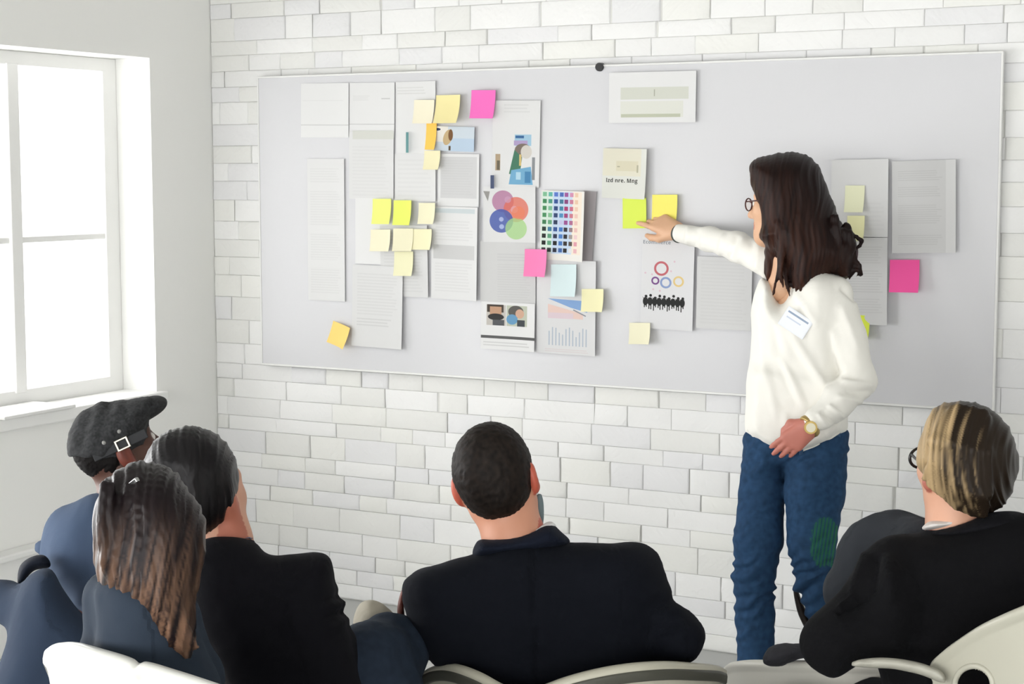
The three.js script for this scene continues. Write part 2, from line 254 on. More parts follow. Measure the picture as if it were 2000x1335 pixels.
sheet('paper', 'white sheet with two small portrait photos and a dark rule', 'paper', sq(940, 588, 1047, 680, 5), print(420, 370, (g) => {
  g.fillStyle = '#ccc7c0'; g.fillRect(42, 22, 150, 160); g.fillStyle = '#44392f'; g.fillRect(46, 20, 128, 60); g.fillStyle = '#c89e80'; g.fillRect(68, 36, 90, 84); g.fillStyle = '#2d2b2a'; g.beginPath(); g.ellipse(115, 116, 62, 26, 0, 0, 7); g.fill(); g.fillStyle = '#55575b'; g.fillRect(90, 138, 90, 44);
  g.fillStyle = '#c6cbb9'; g.fillRect(198, 22, 160, 160); g.fillStyle = '#5c5a56'; g.beginPath(); g.ellipse(270, 70, 60, 48, 0, 0, 7); g.fill(); g.fillStyle = '#d7ae95'; g.beginPath(); g.ellipse(300, 84, 34, 36, 0, 0, 7); g.fill(); g.fillStyle = '#6aa0c8'; g.beginPath(); g.ellipse(240, 130, 44, 40, 0, 0, 7); g.fill(); g.fillStyle = '#3d4248'; g.fillRect(280, 132, 60, 50);
  g.fillStyle = '#5b5b5b'; g.fillRect(0, 262, 420, 22); lines(g, 20, 310, 380, 340, 22, '#c3c3c3');
}, '#efefef'), { right: 0.009, bottom: 0.004 });
sheet('paper', 'white report page with a blue and pink area chart above a bar chart', 'paper', sq(1049, 506, 1166, 688, 4), print(420, 660, (g) => {
  g.fillStyle = '#f0d3c9'; g.beginPath(); g.moveTo(80, 310); g.lineTo(330, 370); g.lineTo(330, 410); g.lineTo(80, 400); g.fill(); g.fillStyle = '#e6d3db'; g.fillRect(80, 370, 180, 40);
  g.fillStyle = '#8aaede'; g.beginPath(); g.moveTo(80, 272); g.lineTo(360, 280); g.lineTo(360, 360); g.lineTo(240, 330); g.fill(); g.strokeStyle = '#8f939b'; g.lineWidth = 8; g.beginPath(); g.moveTo(260, 345); g.lineTo(350, 385); g.stroke();
  g.fillStyle = '#b8c4d2'; for (let i = 0; i < 12; i++) g.fillRect(86 + i * 24, 600 - (60 + 70 * Math.abs(Math.sin(i * 0.7 + 0.6))), 8, 60 + 70 * Math.abs(Math.sin(i * 0.7 + 0.6)));
  lines(g, 60, 625, 380, 650, 14, '#e0d0d0');
}, '#e6e6e7'), { right: 0.008 });
sheet('swatch_booklet', 'colour swatch booklet with a grid of green, blue, black and pink squares', 'booklet', sq(1058, 371, 1150, 506, 3), print(380, 560, (g) => {
  const cols = [['#7fbf96', '#62b7a8', '#5a7bd0', '#4a6ab8', '#a458a0', '#d993b4', '#efcdb0'], ['#3f8c5a', '#4a9c84', '#2f559c', '#3b7a9a', '#8a3f7c', '#cf7f9c', '#eec9ad'], ['#3f8d55', '#7cbf9a', '#28487f', '#3d86a8', '#a8336c', '#d0708a', '#f0cdb6'], ['#4a9460', '#82c094', '#2a4272', '#4f92c4', '#a2407c', '#cf7a8c', '#f0cabc'], ['#3c7f52', '#66a880', '#213356', '#c8c8ea', '#9a4a8e', '#b06a90', '#efc8be'], ['#20332c', '#3e7ea4', '#2b4f92', '#3f78c4', '#2a2636', '#9a8084', '#edc2bc'], ['#141a18', '#5aa07a', '#232a4a', '#4a80c8', '#1f1c22', '#a59c9a', '#f0cfd0'], ['#0f1010', '#5fa27c', '#0e0f14', '#3f76c0', '#2b2420', '#50463e', '#e4a0ac'], ['#3c2a3a', '#343c40', '#1e2338', '#3d66a8', '#141214', '#e6e6e6', '#e9b6bb']];
  g.fillStyle = '#c9dcf2'; g.fillRect(80, 8, 180, 500); g.fillStyle = '#dff0e4'; g.fillRect(4, 8, 90, 500); g.fillStyle = '#f8ead9'; g.fillRect(262, 8, 90, 500);
  cols.forEach((r, j) => r.forEach((c, i) => { g.fillStyle = c; g.fillRect(12 + i * 46 + (i > 3 ? -6 : 0), 14 + j * 56, 32, 34); }));
}, '#f3f0ea'), { right: 0.034, bottom: 0.004 });
sheet('booklet_shadow_strip', 'grey strip painting the shadow at the right side of the swatch booklet', 'page', sq(1140, 372, 1166, 512, 2), std('#a7a1a4', 0.8), { lift: 0.004, right: 0.004 });  // grey sheet paints the shadow beside the curled booklet
sheet('paper', 'narrow white page below the swatch booklet beside the pale blue note', 'paper', sq(1128, 512, 1164, 580, 1), print(128, 256, (g) => lines(g, 20, 30, 110, 230, 30, '#dcdcdc'), '#ebebeb'), { right: 0.003 });
sheet('paper', 'cream topped card with one bold black line of text, above the lime note', 'card', sq(1178, 289, 1266, 386, 2), print(360, 400, (g) => { g.fillStyle = '#e9e5d2'; g.fillRect(4, 0, 310, 220); g.fillStyle = '#e2dcc2'; g.fillRect(110, 100, 180, 80); g.fillStyle = '#b9b59c'; g.fillRect(118, 140, 22, 10); g.fillRect(278, 130, 14, 60); g.fillStyle = '#22241f'; g.font = 'bold 44px sans-serif'; g.textAlign = 'center'; g.fillText('lzd nre. Mng', 160, 272, 280); }, '#e6e7e0'), { right: 0.011, corner: 0.008 });
sheet('paper', 'white bordered sheet with two cream strips at the top of the board', 'paper', sq(1190, 142, 1360, 240, -4), print(512, 300, (g) => { g.fillStyle = '#dddfd4'; g.fillRect(70, 90, 400, 72); g.fillStyle = '#e8e9e0'; g.fillRect(70, 172, 370, 96); g.fillStyle = '#c8ccb6'; g.fillRect(74, 248, 350, 20); g.fillStyle = '#b2b4a4'; g.fillRect(268, 104, 6, 40); }, '#efefef'), {});
sheet('paper', 'white sheet with four coloured rings above a black crowd silhouette', 'paper', sq(1255, 462, 1358, 640, 4), print(420, 740, (g) => {
  g.fillStyle = '#8d949c'; g.font = 'bold 40px sans-serif'; g.fillText('Ecommerce', 4, 54);
  const ring = (x, y, r, c, w) => { g.strokeStyle = c; g.lineWidth = w; g.beginPath(); g.arc(x, y, r, 0, 7); g.stroke(); };
  ring(158, 250, 50, '#c96a72', 17); ring(112, 350, 26, '#7b4a8c', 13); ring(196, 362, 38, '#8ea3d0', 16); ring(298, 348, 36, '#ecd08c', 15);
  g.fillStyle = '#e5c8d4'; for (const [x, y] of [[236, 268], [30, 290], [84, 300], [262, 190], [96, 420], [150, 430]]) { g.beginPath(); g.arc(x, y, 8, 0, 7); g.fill(); }
  g.fillStyle = '#141515'; for (let i = 0; i < 9; i++) { const x = 36 + i * 37, hh = 66 + 18 * Math.sin(i * 2.3); g.beginPath(); g.ellipse(x, 520, 21, 34, 0, 0, 7); g.fill(); g.beginPath(); g.arc(x + 4, 520 - hh * 0.62, 11, 0, 7); g.fill(); g.fillRect(x - 12, 530, 8, 40 + (i % 3) * 12); g.fillRect(x + 4, 530, 8, 36 + (i % 2) * 18); g.beginPath(); g.moveTo(x - 26, 480); g.lineTo(x - 6, 506); g.lineTo(x - 4, 524); g.fill(); } g.fillRect(36, 506, 300, 26);
}, '#e8e8ea'), { right: 0.004 });
sheet('paper', 'faint grey text page between the ring sheet and the presenter', 'paper', sq(1362, 500, 1470, 640, 4), print(256, 380, (g) => lines(g, 20, 20, 240, 360, 18, '#d6d6d6'), '#dfdfdf'), {});
sheet('paper', 'white page carrying two pale yellow notes, right of the presenter', 'paper', sq(1624, 312, 1737, 462, -2), print(256, 360, (g) => lines(g, 120, 200, 240, 330, 20, '#dedede'), '#e6e6e6'), { right: 0.010 });
sheet('paper', 'long text page beside the near shoulder of the presenter', 'paper', sq(1632, 464, 1735, 632, 0), print(256, 400, (g) => { lines(g, 60, 40, 236, 120, 12, '#cdcdcd'); lines(g, 60, 150, 236, 250, 12, '#cacaca'); lines(g, 60, 280, 236, 350, 12, '#cecece'); }, '#dedede'), { right: 0.009, bottom: 0.004 });
sheet('paper', 'bordered text page at the far right of the board', 'paper', sq(1742, 315, 1868, 494, -4), print(320, 460, (g) => { g.fillStyle = '#e6e6e6'; g.fillRect(270, 0, 50, 460); for (const y of [50, 130, 220, 370]) lines(g, 30, y, 256, y + (y === 220 ? 90 : 50), 11, '#c9c9c9'); }, '#dbdbdb'), { right: 0.008, bottom: 0.004 });
// sticky notes
const noteMat = {}; const nm = (c) => (noteMat[c] ??= std(c, 0.8));
const note = (label, q, col, o = {}) => sheet('sticky_note', label, 'sticky note', q, nm(col), { lift: 0.019 + (o.up ?? 0), bottom: 0.012, corner: 0.006, group: 'sticky notes on the whiteboard', ...o });
note('pale cream sticky note at the top left, beside a larger yellow one', sq(809, 195, 850, 241), '#efe8cf', { right: 0.006 });
note('large pale yellow sticky note with a curled bottom, top left of the board', sq(852, 186, 901, 241, -1, 2), '#efe3a6', { bottom: 0.024, right: 0.008 });
note('tiny orange sticky note peeking out left of the photo strip', sq(833, 240, 853, 292, 0, -2), '#ffc85c', { lift: 0.012 });
note('small pale yellow sticky note just below the photo strip', sq(829, 294, 860, 331), '#ece5bd');
note('pink sticky note at the top of the board', sq(921, 176, 968, 231, 0, 1), '#f06fbe');
note('pale lime sticky note, first of the cluster beside the text pages', sq(728, 388, 764, 437, 0, 1), '#e8f080', { up: 0.002 });
note('bright lime sticky note in the cluster of cream notes', sq(769, 391, 805, 439, 0, 1), '#e2ee6a', { right: 0.006 });
note('cream sticky note right of the bright lime one in the cluster', sq(818, 396, 852, 437, 0, 1), '#e9e5c4', { right: 0.008 });
note('cream sticky note at the left of the middle row in the cluster', sq(724, 448, 764, 490, 0, 1), '#ebe5c8', { right: 0.006 });
note('cream sticky note in the middle of the cluster, under the bright lime one', sq(768, 446, 807, 490, 0, 1), '#e8e3c4', { up: 0.002 });
note('cream sticky note at the right of the middle row in the cluster', sq(806, 447, 845, 487, 0, 0), '#ebe6bf', { right: 0.007 });
note('lone cream sticky note at the bottom of the cluster', sq(770, 491, 807, 538, 0, 1), '#e8e5bf', { up: -0.002 });
note('orange sticky note hung askew near the lower left of the board', [[651, 626], [686, 640], [638, 665]], '#ffd67c', { right: 0.008 });
note('pink sticky note at the corner of the swatch booklet', sq(1025, 486, 1070, 539, 1), '#f07fb4', { right: 0.009, up: 0.004 });
note('pale blue sticky note on the chart page', sq(1076, 516, 1127, 578, 0, 1), '#cfe0e2', { right: 0.006 });
note('pale yellow sticky note at the right edge of the area chart', sq(1136, 564, 1180, 608, 0, 1), '#ece7ba', { right: 0.006 });
note('pale cream sticky note below the ring sheet', sq(1229, 630, 1271, 671, 0, 1), '#e9e5c8', { right: 0.006 });
note('lime sticky note that the presenter points at', sq(1216, 387, 1262, 446, -1), '#d6e85a', { bottom: 0.003, lift: 0.014, corner: 0 });
note('yellow sticky note right behind the pointing hand', sq(1274, 380, 1323, 434, 0, -1), '#f1e770', { bottom: 0.006 });
note('upper pale yellow sticky note on the page right of the presenter', sq(1651, 362, 1689, 414, 0, 1), '#e6e7c6');
note('lower pale yellow sticky note on the page right of the presenter', sq(1655, 421, 1690, 470, 0, 1), '#e7e5b4', { right: 0.006, up: 0.004 });
note('lime sticky note peeking out behind the upper arm of the presenter', sq(1652, 614, 1699, 660, 2, 2), '#dcea4a');
note('pink sticky note right of the presenter under the bordered text page', sq(1738, 507, 1797, 570, 0, 1), '#f0559f', { right: 0.006 });
sheet('paper_tab', 'narrow dark teal tab beside the large blank sheets', 'tab', sq(793, 258, 798, 298, 0, 1), std('#5f8f90', 0.7), { lift: 0.02 });
sheet('paper_scrap', 'tiny navy scrap of paper above the colour circles', 'scrap', sq(958, 342, 965, 368, 0, 2), std('#46506e', 0.8), { lift: 0.026 });

// ------------------------------------------------------------------ modelling by distance fields
const ss = (p) => { const n = p.length, o = []; for (let i = 0; i < n; i++) { const a = p[(i + n - 1) % n], b = p[i], c = p[(i + 1) % n], d = p[(i + 2) % n]; for (let k = 0; k < 4; k++) { const t = k / 4, t2 = t * t, t3 = t2 * t; const f = (q) => 0.5 * (2 * b[q] + (c[q] - a[q]) * t + (2 * a[q] - 5 * b[q] + 4 * c[q] - d[q]) * t2 + (3 * b[q] - a[q] - 3 * c[q] + d[q]) * t3); o.push([f(0), f(1)]); } } return o; };
class Field {
  constructor(cell) { this.cell = cell; this.p = []; }
  add(fn, lo, hi, k = 0.02, op = 0) { this.p.push({ fn, lo, hi, k, op }); return this; }
  cap(a, b, ra, rb, k = 0.02, op = 0) {
    const d = b.clone().sub(a), L2 = Math.max(1e-9, d.lengthSq()), r = Math.max(ra, rb), ax = a.x, ay = a.y, az = a.z, dx = d.x, dy = d.y, dz = d.z;
    return this.add((x, y, z) => { x -= ax; y -= ay; z -= az; let t = (x * dx + y * dy + z * dz) / L2; t = t < 0 ? 0 : t > 1 ? 1 : t; x -= dx * t; y -= dy * t; z -= dz * t; return Math.sqrt(x * x + y * y + z * z) - (ra + (rb - ra) * t); },
      [Math.min(a.x, b.x) - r, Math.min(a.y, b.y) - r, Math.min(a.z, b.z) - r], [Math.max(a.x, b.x) + r, Math.max(a.y, b.y) + r, Math.max(a.z, b.z) + r], k, op);
  }
  chain(pts, rs, k = 0.02, op = 0) { for (let i = 0; i + 1 < pts.length; i++) this.cap(pts[i], pts[i + 1], rs[i], rs[i + 1], k, op); return this; }
  ball(c, r, k = 0.02, op = 0) { return this.cap(c, c.clone().add(V(0, 1e-4, 0)), r, r, k, op); }
  ell(c, r, B, k = 0.02, op = 0) {           // B = [X, Y, Z] unit axes
    const [X, Y, Z] = B ?? [V(1, 0, 0), V(0, 1, 0), V(0, 0, 1)], m = Math.max(...r);
    return this.add((x, y, z) => { x -= c.x; y -= c.y; z -= c.z; const a = (x * X.x + y * X.y + z * X.z) / r[0], b = (x * Y.x + y * Y.y + z * Y.z) / r[1], g = (x * Z.x + y * Z.y + z * Z.z) / r[2]; const k0 = Math.sqrt(a * a + b * b + g * g), k1 = Math.sqrt(a * a / (r[0] * r[0]) + b * b / (r[1] * r[1]) + g * g / (r[2] * r[2])); return k1 < 1e-9 ? -Math.min(...r) : k0 * (k0 - 1) / k1; },
      [c.x - m, c.y - m, c.z - m], [c.x + m, c.y + m, c.z + m], k, op);
  }
  // a rounded solid whose outline, seen along its own axis, is the spline through poly; o: D distance, tu / tv lean of its mid-surface, Tn / Tf half-thickness to each side, Rs width of the rounding
  outline(poly, o, k = 0.02, op = 0) {
    const P = o.sharp ? poly : ss(poly), st = 3, pad = 70; let u0 = 1e9, u1 = -1e9, v0 = 1e9, v1 = -1e9;
    for (const [u, v] of P) { u0 = Math.min(u0, u); u1 = Math.max(u1, u); v0 = Math.min(v0, v); v1 = Math.max(v1, v); }
    const uc = o.uc ?? (u0 + u1) / 2, vc = o.vc ?? (v0 + v1) / 2; u0 -= pad; v0 -= pad; u1 += pad; v1 += pad;
    const nu = Math.ceil((u1 - u0) / st) + 2, nv = Math.ceil((v1 - v0) / st) + 2, R = new Float32Array(nu * nv), n = P.length;
    for (let j = 0; j < nv; j++) for (let i = 0; i < nu; i++) {
      const x = u0 + i * st, y = v0 + j * st; let best = 1e18, c = false;
      for (let a = 0, b = n - 1; a < n; b = a++) { const xi = P[a][0], yi = P[a][1], xj = P[b][0], yj = P[b][1], ex = xj - xi, ey = yj - yi, wx = x - xi, wy = y - yi; let t = (wx * ex + wy * ey) / (ex * ex + ey * ey + 1e-9); t = t < 0 ? 0 : t > 1 ? 1 : t; const qx = wx - ex * t, qy = wy - ey * t, d = qx * qx + qy * qy; if (d < best) best = d; if ((yi > y) !== (yj > y) && x < ex * (y - yi) / ey + xi) c = !c; }
      R[j * nu + i] = Math.sqrt(best) * (c ? -1 : 1);
    }
    const { D, tu = 0, tv = 0, Tn, Tf = Tn, Rs, ex = 2 } = o, mn = Math.min(Rs, Tn, Tf), iex = 1 / ex;
    const lo = [1e9, 1e9, 1e9], hi = [-1e9, -1e9, -1e9];
    for (const u of [u0 + pad, u1 - pad]) for (const v of [v0 + pad, v1 - pad]) for (const s of [-Tn, Tf]) { const q = at(u, v, D + (tu * (u - uc) + tv * (v - vc)) * D / FOC + s).toArray(); for (let c = 0; c < 3; c++) { lo[c] = Math.min(lo[c], q[c]); hi[c] = Math.max(hi[c], q[c]); } }
    return this.add((x, y, z) => {
      x -= CP.x; y -= CP.y; z -= CP.z; const zc = x * FW.x + y * FW.y + z * FW.z, q = FOC / zc, u = 1000 + q * (x * RT.x + y * RT.y + z * RT.z), v = 667.5 - q * (x * UPV.x + y * UPV.y + z * UPV.z);
      let gi = (u - u0) / st, gj = (v - v0) / st; gi = gi < 0 ? 0 : gi > nu - 1.001 ? nu - 1.001 : gi; gj = gj < 0 ? 0 : gj > nv - 1.001 ? nv - 1.001 : gj; const i = gi | 0, j = gj | 0, fu = gi - i, fv = gj - j, a0 = j * nu + i;
      const s = ((R[a0] * (1 - fu) + R[a0 + 1] * fu) * (1 - fv) + (R[a0 + nu] * (1 - fu) + R[a0 + nu + 1] * fu) * fv) / q, w = zc - D - (tu * (u - uc) + tv * (v - vc)) * D / FOC;
      const a = s + Rs > 0 ? (s + Rs) / Rs : 0, b = Math.abs(w) / (w > 0 ? Tf : Tn);
      return (Math.pow(Math.pow(a, ex) + Math.pow(b, ex), iex) - 1) * mn;
    }, lo, hi, k, op);
  }
  mesh(o = {}) {
    const h = this.cell, pad = 3 * h; const lo = [1e9, 1e9, 1e9], hi = [-1e9, -1e9, -1e9];
    for (const p of this.p) if (!p.op) for (let c = 0; c < 3; c++) { lo[c] = Math.min(lo[c], p.lo[c] - pad); hi[c] = Math.max(hi[c], p.hi[c] + pad); }
    const n = lo.map((l, c) => Math.ceil((hi[c] - l) / h) + 1), [nx, ny, nz] = n, G = new Float32Array(nx * ny * nz).fill(1), sx = 1, sy = nx, sz = nx * ny;
    for (const p of this.p) {
      const e = p.k + pad, a = [0, 1, 2].map((c) => Math.max(0, Math.floor((p.lo[c] - e - lo[c]) / h))), b = [0, 1, 2].map((c) => Math.min(n[c] - 1, Math.ceil((p.hi[c] + e - lo[c]) / h)));
      for (let k = a[2]; k <= b[2]; k++) for (let j = a[1]; j <= b[1]; j++) { let q = k * sz + j * sy + a[0]; const Y = lo[1] + j * h, Z = lo[2] + k * h;
        for (let i = a[0]; i <= b[0]; i++, q++) {
          let d = p.fn(lo[0] + i * h, Y, Z), g = G[q];
          if (p.op === 1) { d = -d; const m = Math.max(p.k - Math.abs(g - d), 0) / (p.k || 1); G[q] = Math.max(g, d) + m * m * p.k / 4; }
          else if (p.op === 2) { G[q] = Math.max(g, d); }
          else { const m = Math.max(p.k - Math.abs(g - d), 0) / (p.k || 1); G[q] = Math.min(g, d) - m * m * p.k / 4; }
        } }
    }
    const id = new Int32Array(nx * ny * nz).fill(-1), pos = [], idx = [];
    for (let k = 0; k < nz - 1; k++) for (let j = 0; j < ny - 1; j++) for (let i = 0; i < nx - 1; i++) {
      const q = k * sz + j * sy + i; let m = 0; const g = [G[q], G[q + 1], G[q + sy], G[q + sy + 1], G[q + sz], G[q + sz + 1], G[q + sz + sy], G[q + sz + sy + 1]];
      for (let c = 0; c < 8; c++) if (g[c] < 0) m |= 1 << c;
      if (m === 0 || m === 255) continue;
      let X = 0, Y = 0, Z = 0, cnt = 0;
      for (const [a, b] of EDGES) if (((m >> a) & 1) !== ((m >> b) & 1)) { const t = g[a] / (g[a] - g[b]); X += (a & 1) + ((b & 1) - (a & 1)) * t; Y += ((a >> 1) & 1) + (((b >> 1) & 1) - ((a >> 1) & 1)) * t; Z += (a >> 2) + ((b >> 2) - (a >> 2)) * t; cnt++; }
      id[q] = pos.length / 3; pos.push(lo[0] + (i + X / cnt) * h, lo[1] + (j + Y / cnt) * h, lo[2] + (k + Z / cnt) * h);
    }
    const quad = (a, b, c, d, f) => f ? idx.push(a, b, c, a, c, d) : idx.push(a, c, b, a, d, c);
    for (let k = 1; k < nz - 1; k++) for (let j = 1; j < ny - 1; j++) for (let i = 1; i < nx - 1; i++) {
      const q = k * sz + j * sy + i, s = G[q] < 0;
      if (s !== G[q + 1] < 0) quad(id[q - sy - sz], id[q - sz], id[q], id[q - sy], s);
      if (s !== G[q + sy] < 0) quad(id[q - 1 - sz], id[q - 1], id[q], id[q - sz], s);
      if (s !== G[q + sz] < 0) quad(id[q - 1 - sy], id[q - sy], id[q], id[q - 1], s);
    }
    const g = new THREE.BufferGeometry(); g.setAttribute('position', new THREE.Float32BufferAttribute(pos, 3)); g.setIndex(idx); g.computeVertexNormals();
    // smooth a little, then push along the normal (folds, locks)
    const P = g.attributes.position.array, N = g.attributes.normal.array;
    for (let it = 0; it < (o.smooth ?? 2); it++) {
      const S = new Float32Array(P.length), C = new Float32Array(P.length / 3);
      for (let t = 0; t < idx.length; t += 3) for (let e = 0; e < 3; e++) { const a = idx[t + e], b = idx[t + (e + 1) % 3]; for (let c = 0; c < 3; c++) { S[a * 3 + c] += P[b * 3 + c]; S[b * 3 + c] += P[a * 3 + c]; } C[a]++; C[b]++; }
      for (let v = 0; v < C.length; v++) for (let c = 0; c < 3; c++) P[v * 3 + c] = P[v * 3 + c] * 0.5 + 0.5 * S[v * 3 + c] / C[v];
    }
    g.computeVertexNormals();
    if (o.disp) { for (let v = 0; v < P.length / 3; v++) { const d = o.disp(P[v * 3], P[v * 3 + 1], P[v * 3 + 2], N[v * 3], N[v * 3 + 1], N[v * 3 + 2]); for (let c = 0; c < 3; c++) P[v * 3 + c] += N[v * 3 + c] * d; } g.computeVertexNormals(); }
    const uv = new Float32Array(P.length / 3 * 2); for (let v = 0; v < uv.length / 2; v++) { const nx2 = Math.abs(N[v * 3]), nz2 = Math.abs(N[v * 3 + 2]); uv[v * 2] = nx2 > nz2 ? P[v * 3 + 2] : P[v * 3]; uv[v * 2 + 1] = P[v * 3 + 1]; }
    g.setAttribute('uv', new THREE.BufferAttribute(uv, 2));
    const col = new Float32Array(P.length).fill(1); if (o.color) for (let v = 0; v < P.length / 3; v++) { const c = o.color(P[v * 3], P[v * 3 + 1], P[v * 3 + 2]); col[v * 3] = c[0]; col[v * 3 + 1] = c[1]; col[v * 3 + 2] = c[2]; }
    g.setAttribute('color', new THREE.BufferAttribute(col, 3));
    return g;
  }
}
const EDGES = [[0, 1], [2, 3], [4, 5], [6, 7], [0, 2], [1, 3], [4, 6], [5, 7], [0, 4], [1, 5], [2, 6], [3, 7]];
const px = (x, y, z) => { x -= CP.x; y -= CP.y; z -= CP.z; const q = FOC / (x * FW.x + y * FW.y + z * FW.z); return [1000 + q * (x * RT.x + y * RT.y + z * RT.z), 667.5 - q * (x * UPV.x + y * UPV.y + z * UPV.z)]; };

// ------------------------------------------------------------------ people
const FH = V(FW.x, 0, FW.z).normalize(), RH = V(RT.x, 0, RT.z).normalize(), UY = V(0, 1, 0);
const dirOf = (r, f, u = 0) => RH.clone().multiplyScalar(r).addScaledVector(FH, f).addScaledVector(UY, u).normalize();
// head axes from the direction it faces and a rough up
const axes = (face, up) => { const Z = face.clone().normalize(), X = up.clone().cross(Z).normalize(), Y = Z.clone().cross(X).normalize(); return [X, Y, Z]; };
const lin = (hex) => { const c = new THREE.Color(hex); return [c.r, c.g, c.b]; };
const clothMat = (hex, rough = 0.9, sheen = 0.3, bs = 0.0006) => phy(hex, rough, { sheen: sheen * 0.5, sheenRoughness: 0.5, specularIntensity: 0.3, sheenColor: sc('#70788a'), bumpMap: weave, bumpScale: bs, vertexColors: true });
const hairMat = (rough = 0.42) => phy('#ffffff', rough, { vertexColors: true, specularIntensity: 0.28 });
const skinMat = () => phy('#ffffff', 0.5, { vertexColors: true, sheen: 0.15, sheenColor: sc('#ffb090') });
function headPrims(F, c, [X, Y, Z], s = 1, o = {}) {
  const L = (x, y, z) => c.clone().addScaledVector(X, x * s).addScaledVector(Y, y * s).addScaledVector(Z, z * s), B = [X, Y, Z];
  F.ell(L(0, 0.025, -0.012), [0.074 * s, 0.092 * s, 0.094 * s], B, 0.02).ell(L(0, -0.045, 0.03), [0.056 * s, 0.074 * s, 0.064 * s], B, 0.03);
  F.ball(L(0, -0.098, 0.066), 0.022 * s, 0.03).cap(L(-0.044, -0.06, 0.01), L(0, -0.098, 0.06), 0.026 * s, 0.022 * s, 0.03).cap(L(0.044, -0.06, 0.01), L(0, -0.098, 0.06), 0.026 * s, 0.022 * s, 0.03);
  F.cap(L(-0.036, 0.02, 0.072), L(0.036, 0.02, 0.072), 0.014 * s, 0.014 * s, 0.02).cap(L(0, 0.008, 0.086), L(0, -0.034, 0.108), 0.008 * s, 0.012 * s, 0.014).ball(L(-0.013, -0.037, 0.094), 0.008 * s, 0.01).ball(L(0.013, -0.037, 0.094), 0.008 * s, 0.01);
  F.ball(L(-0.042, -0.022, 0.062), 0.02 * s, 0.03).ball(L(0.042, -0.022, 0.062), 0.02 * s, 0.03);
  F.ball(L(-0.031, -0.002, 0.096), 0.013 * s, 0.016, 1).ball(L(0.031, -0.002, 0.096), 0.013 * s, 0.016, 1);
  F.cap(L(-0.02, -0.062, 0.084), L(0.02, -0.062, 0.084), 0.007 * s, 0.007 * s, 0.008).cap(L(-0.017, -0.074, 0.083), L(0.017, -0.074, 0.083), 0.008 * s, 0.008 * s, 0.008).cap(L(-0.022, -0.068, 0.092), L(0.022, -0.068, 0.092), 0.002 * s, 0.002 * s, 0.004, 1);
  for (const e of [-1, 1]) { F.ell(L(e * 0.083, -0.008, -0.01), [0.013 * s, 0.035 * s, 0.021 * s], [X.clone().addScaledVector(Z, e * 0.3).normalize(), Y, Z.clone().addScaledVector(X, -e * 0.3).normalize()], 0.006).ball(L(e * 0.079, -0.032, 0.0), 0.011 * s, 0.01).ell(L(e * 0.096, -0.006, -0.004), [0.007 * s, 0.019 * s, 0.01 * s], B, 0.005, 1); }
  return L;
}
// hair that sits on the skull, with the face left free
function scalp(F, L, B, s, grow = 0.008, k = 0.012) { F.ell(L(0, 0.025, -0.012), [0.074 * s + grow, 0.092 * s + grow, 0.094 * s + grow], B, k); return F; }
function freeFace(F, L, B, s, k = 0.012) { return F.ell(L(0, -0.04, 0.112), [0.082 * s, 0.098 * s, 0.075 * s], B, k, 1); }
const headColor = (c, [X, Y, Z], s, base, lip) => (x, y, z) => { const d = V(x, y, z).sub(c), a = d.dot(X) / s, b = d.dot(Y) / s, g = d.dot(Z) / s; const B = lin(base), Lp = lin(lip); let t = 0; if (g > 0.08 && Math.abs(b + 0.068) < 0.013 && Math.abs(a) < 0.028) t = 0.8; const e = Math.abs(a) > 0.078 && g < 0.02 ? 0.8 : 0; const q = Math.max(t, e); return [B[0] + (Lp[0] - B[0]) * q, B[1] + (Lp[1] - B[1]) * q, B[2] + (Lp[2] - B[2]) * q]; };  // ears take the lip red, painting the light that shines through them
function eyes(parent, L, iris = '#3b2a1c', s = 1) {
  for (const e of [-1, 1]) { const c = L(e * 0.031, -0.002, 0.079), g = new THREE.SphereGeometry(0.0125 * s, 16, 12), p = g.attributes.position, col = []; const f = L(0, 0, 1).sub(L(0, 0, 0)).normalize(); for (let i = 0; i < p.count; i++) { const k = V(p.getX(i), p.getY(i), p.getZ(i)).normalize().dot(f); col.push(...lin(k > 0.97 ? '#0a0808' : k > 0.86 ? iris : '#e9e4de')); } g.setAttribute('color', new THREE.Float32BufferAttribute(col, 3)); wpart('eye', g.translate(c.x, c.y, c.z), phy('#ffffff', 0.15, { vertexColors: true }), parent); }
}
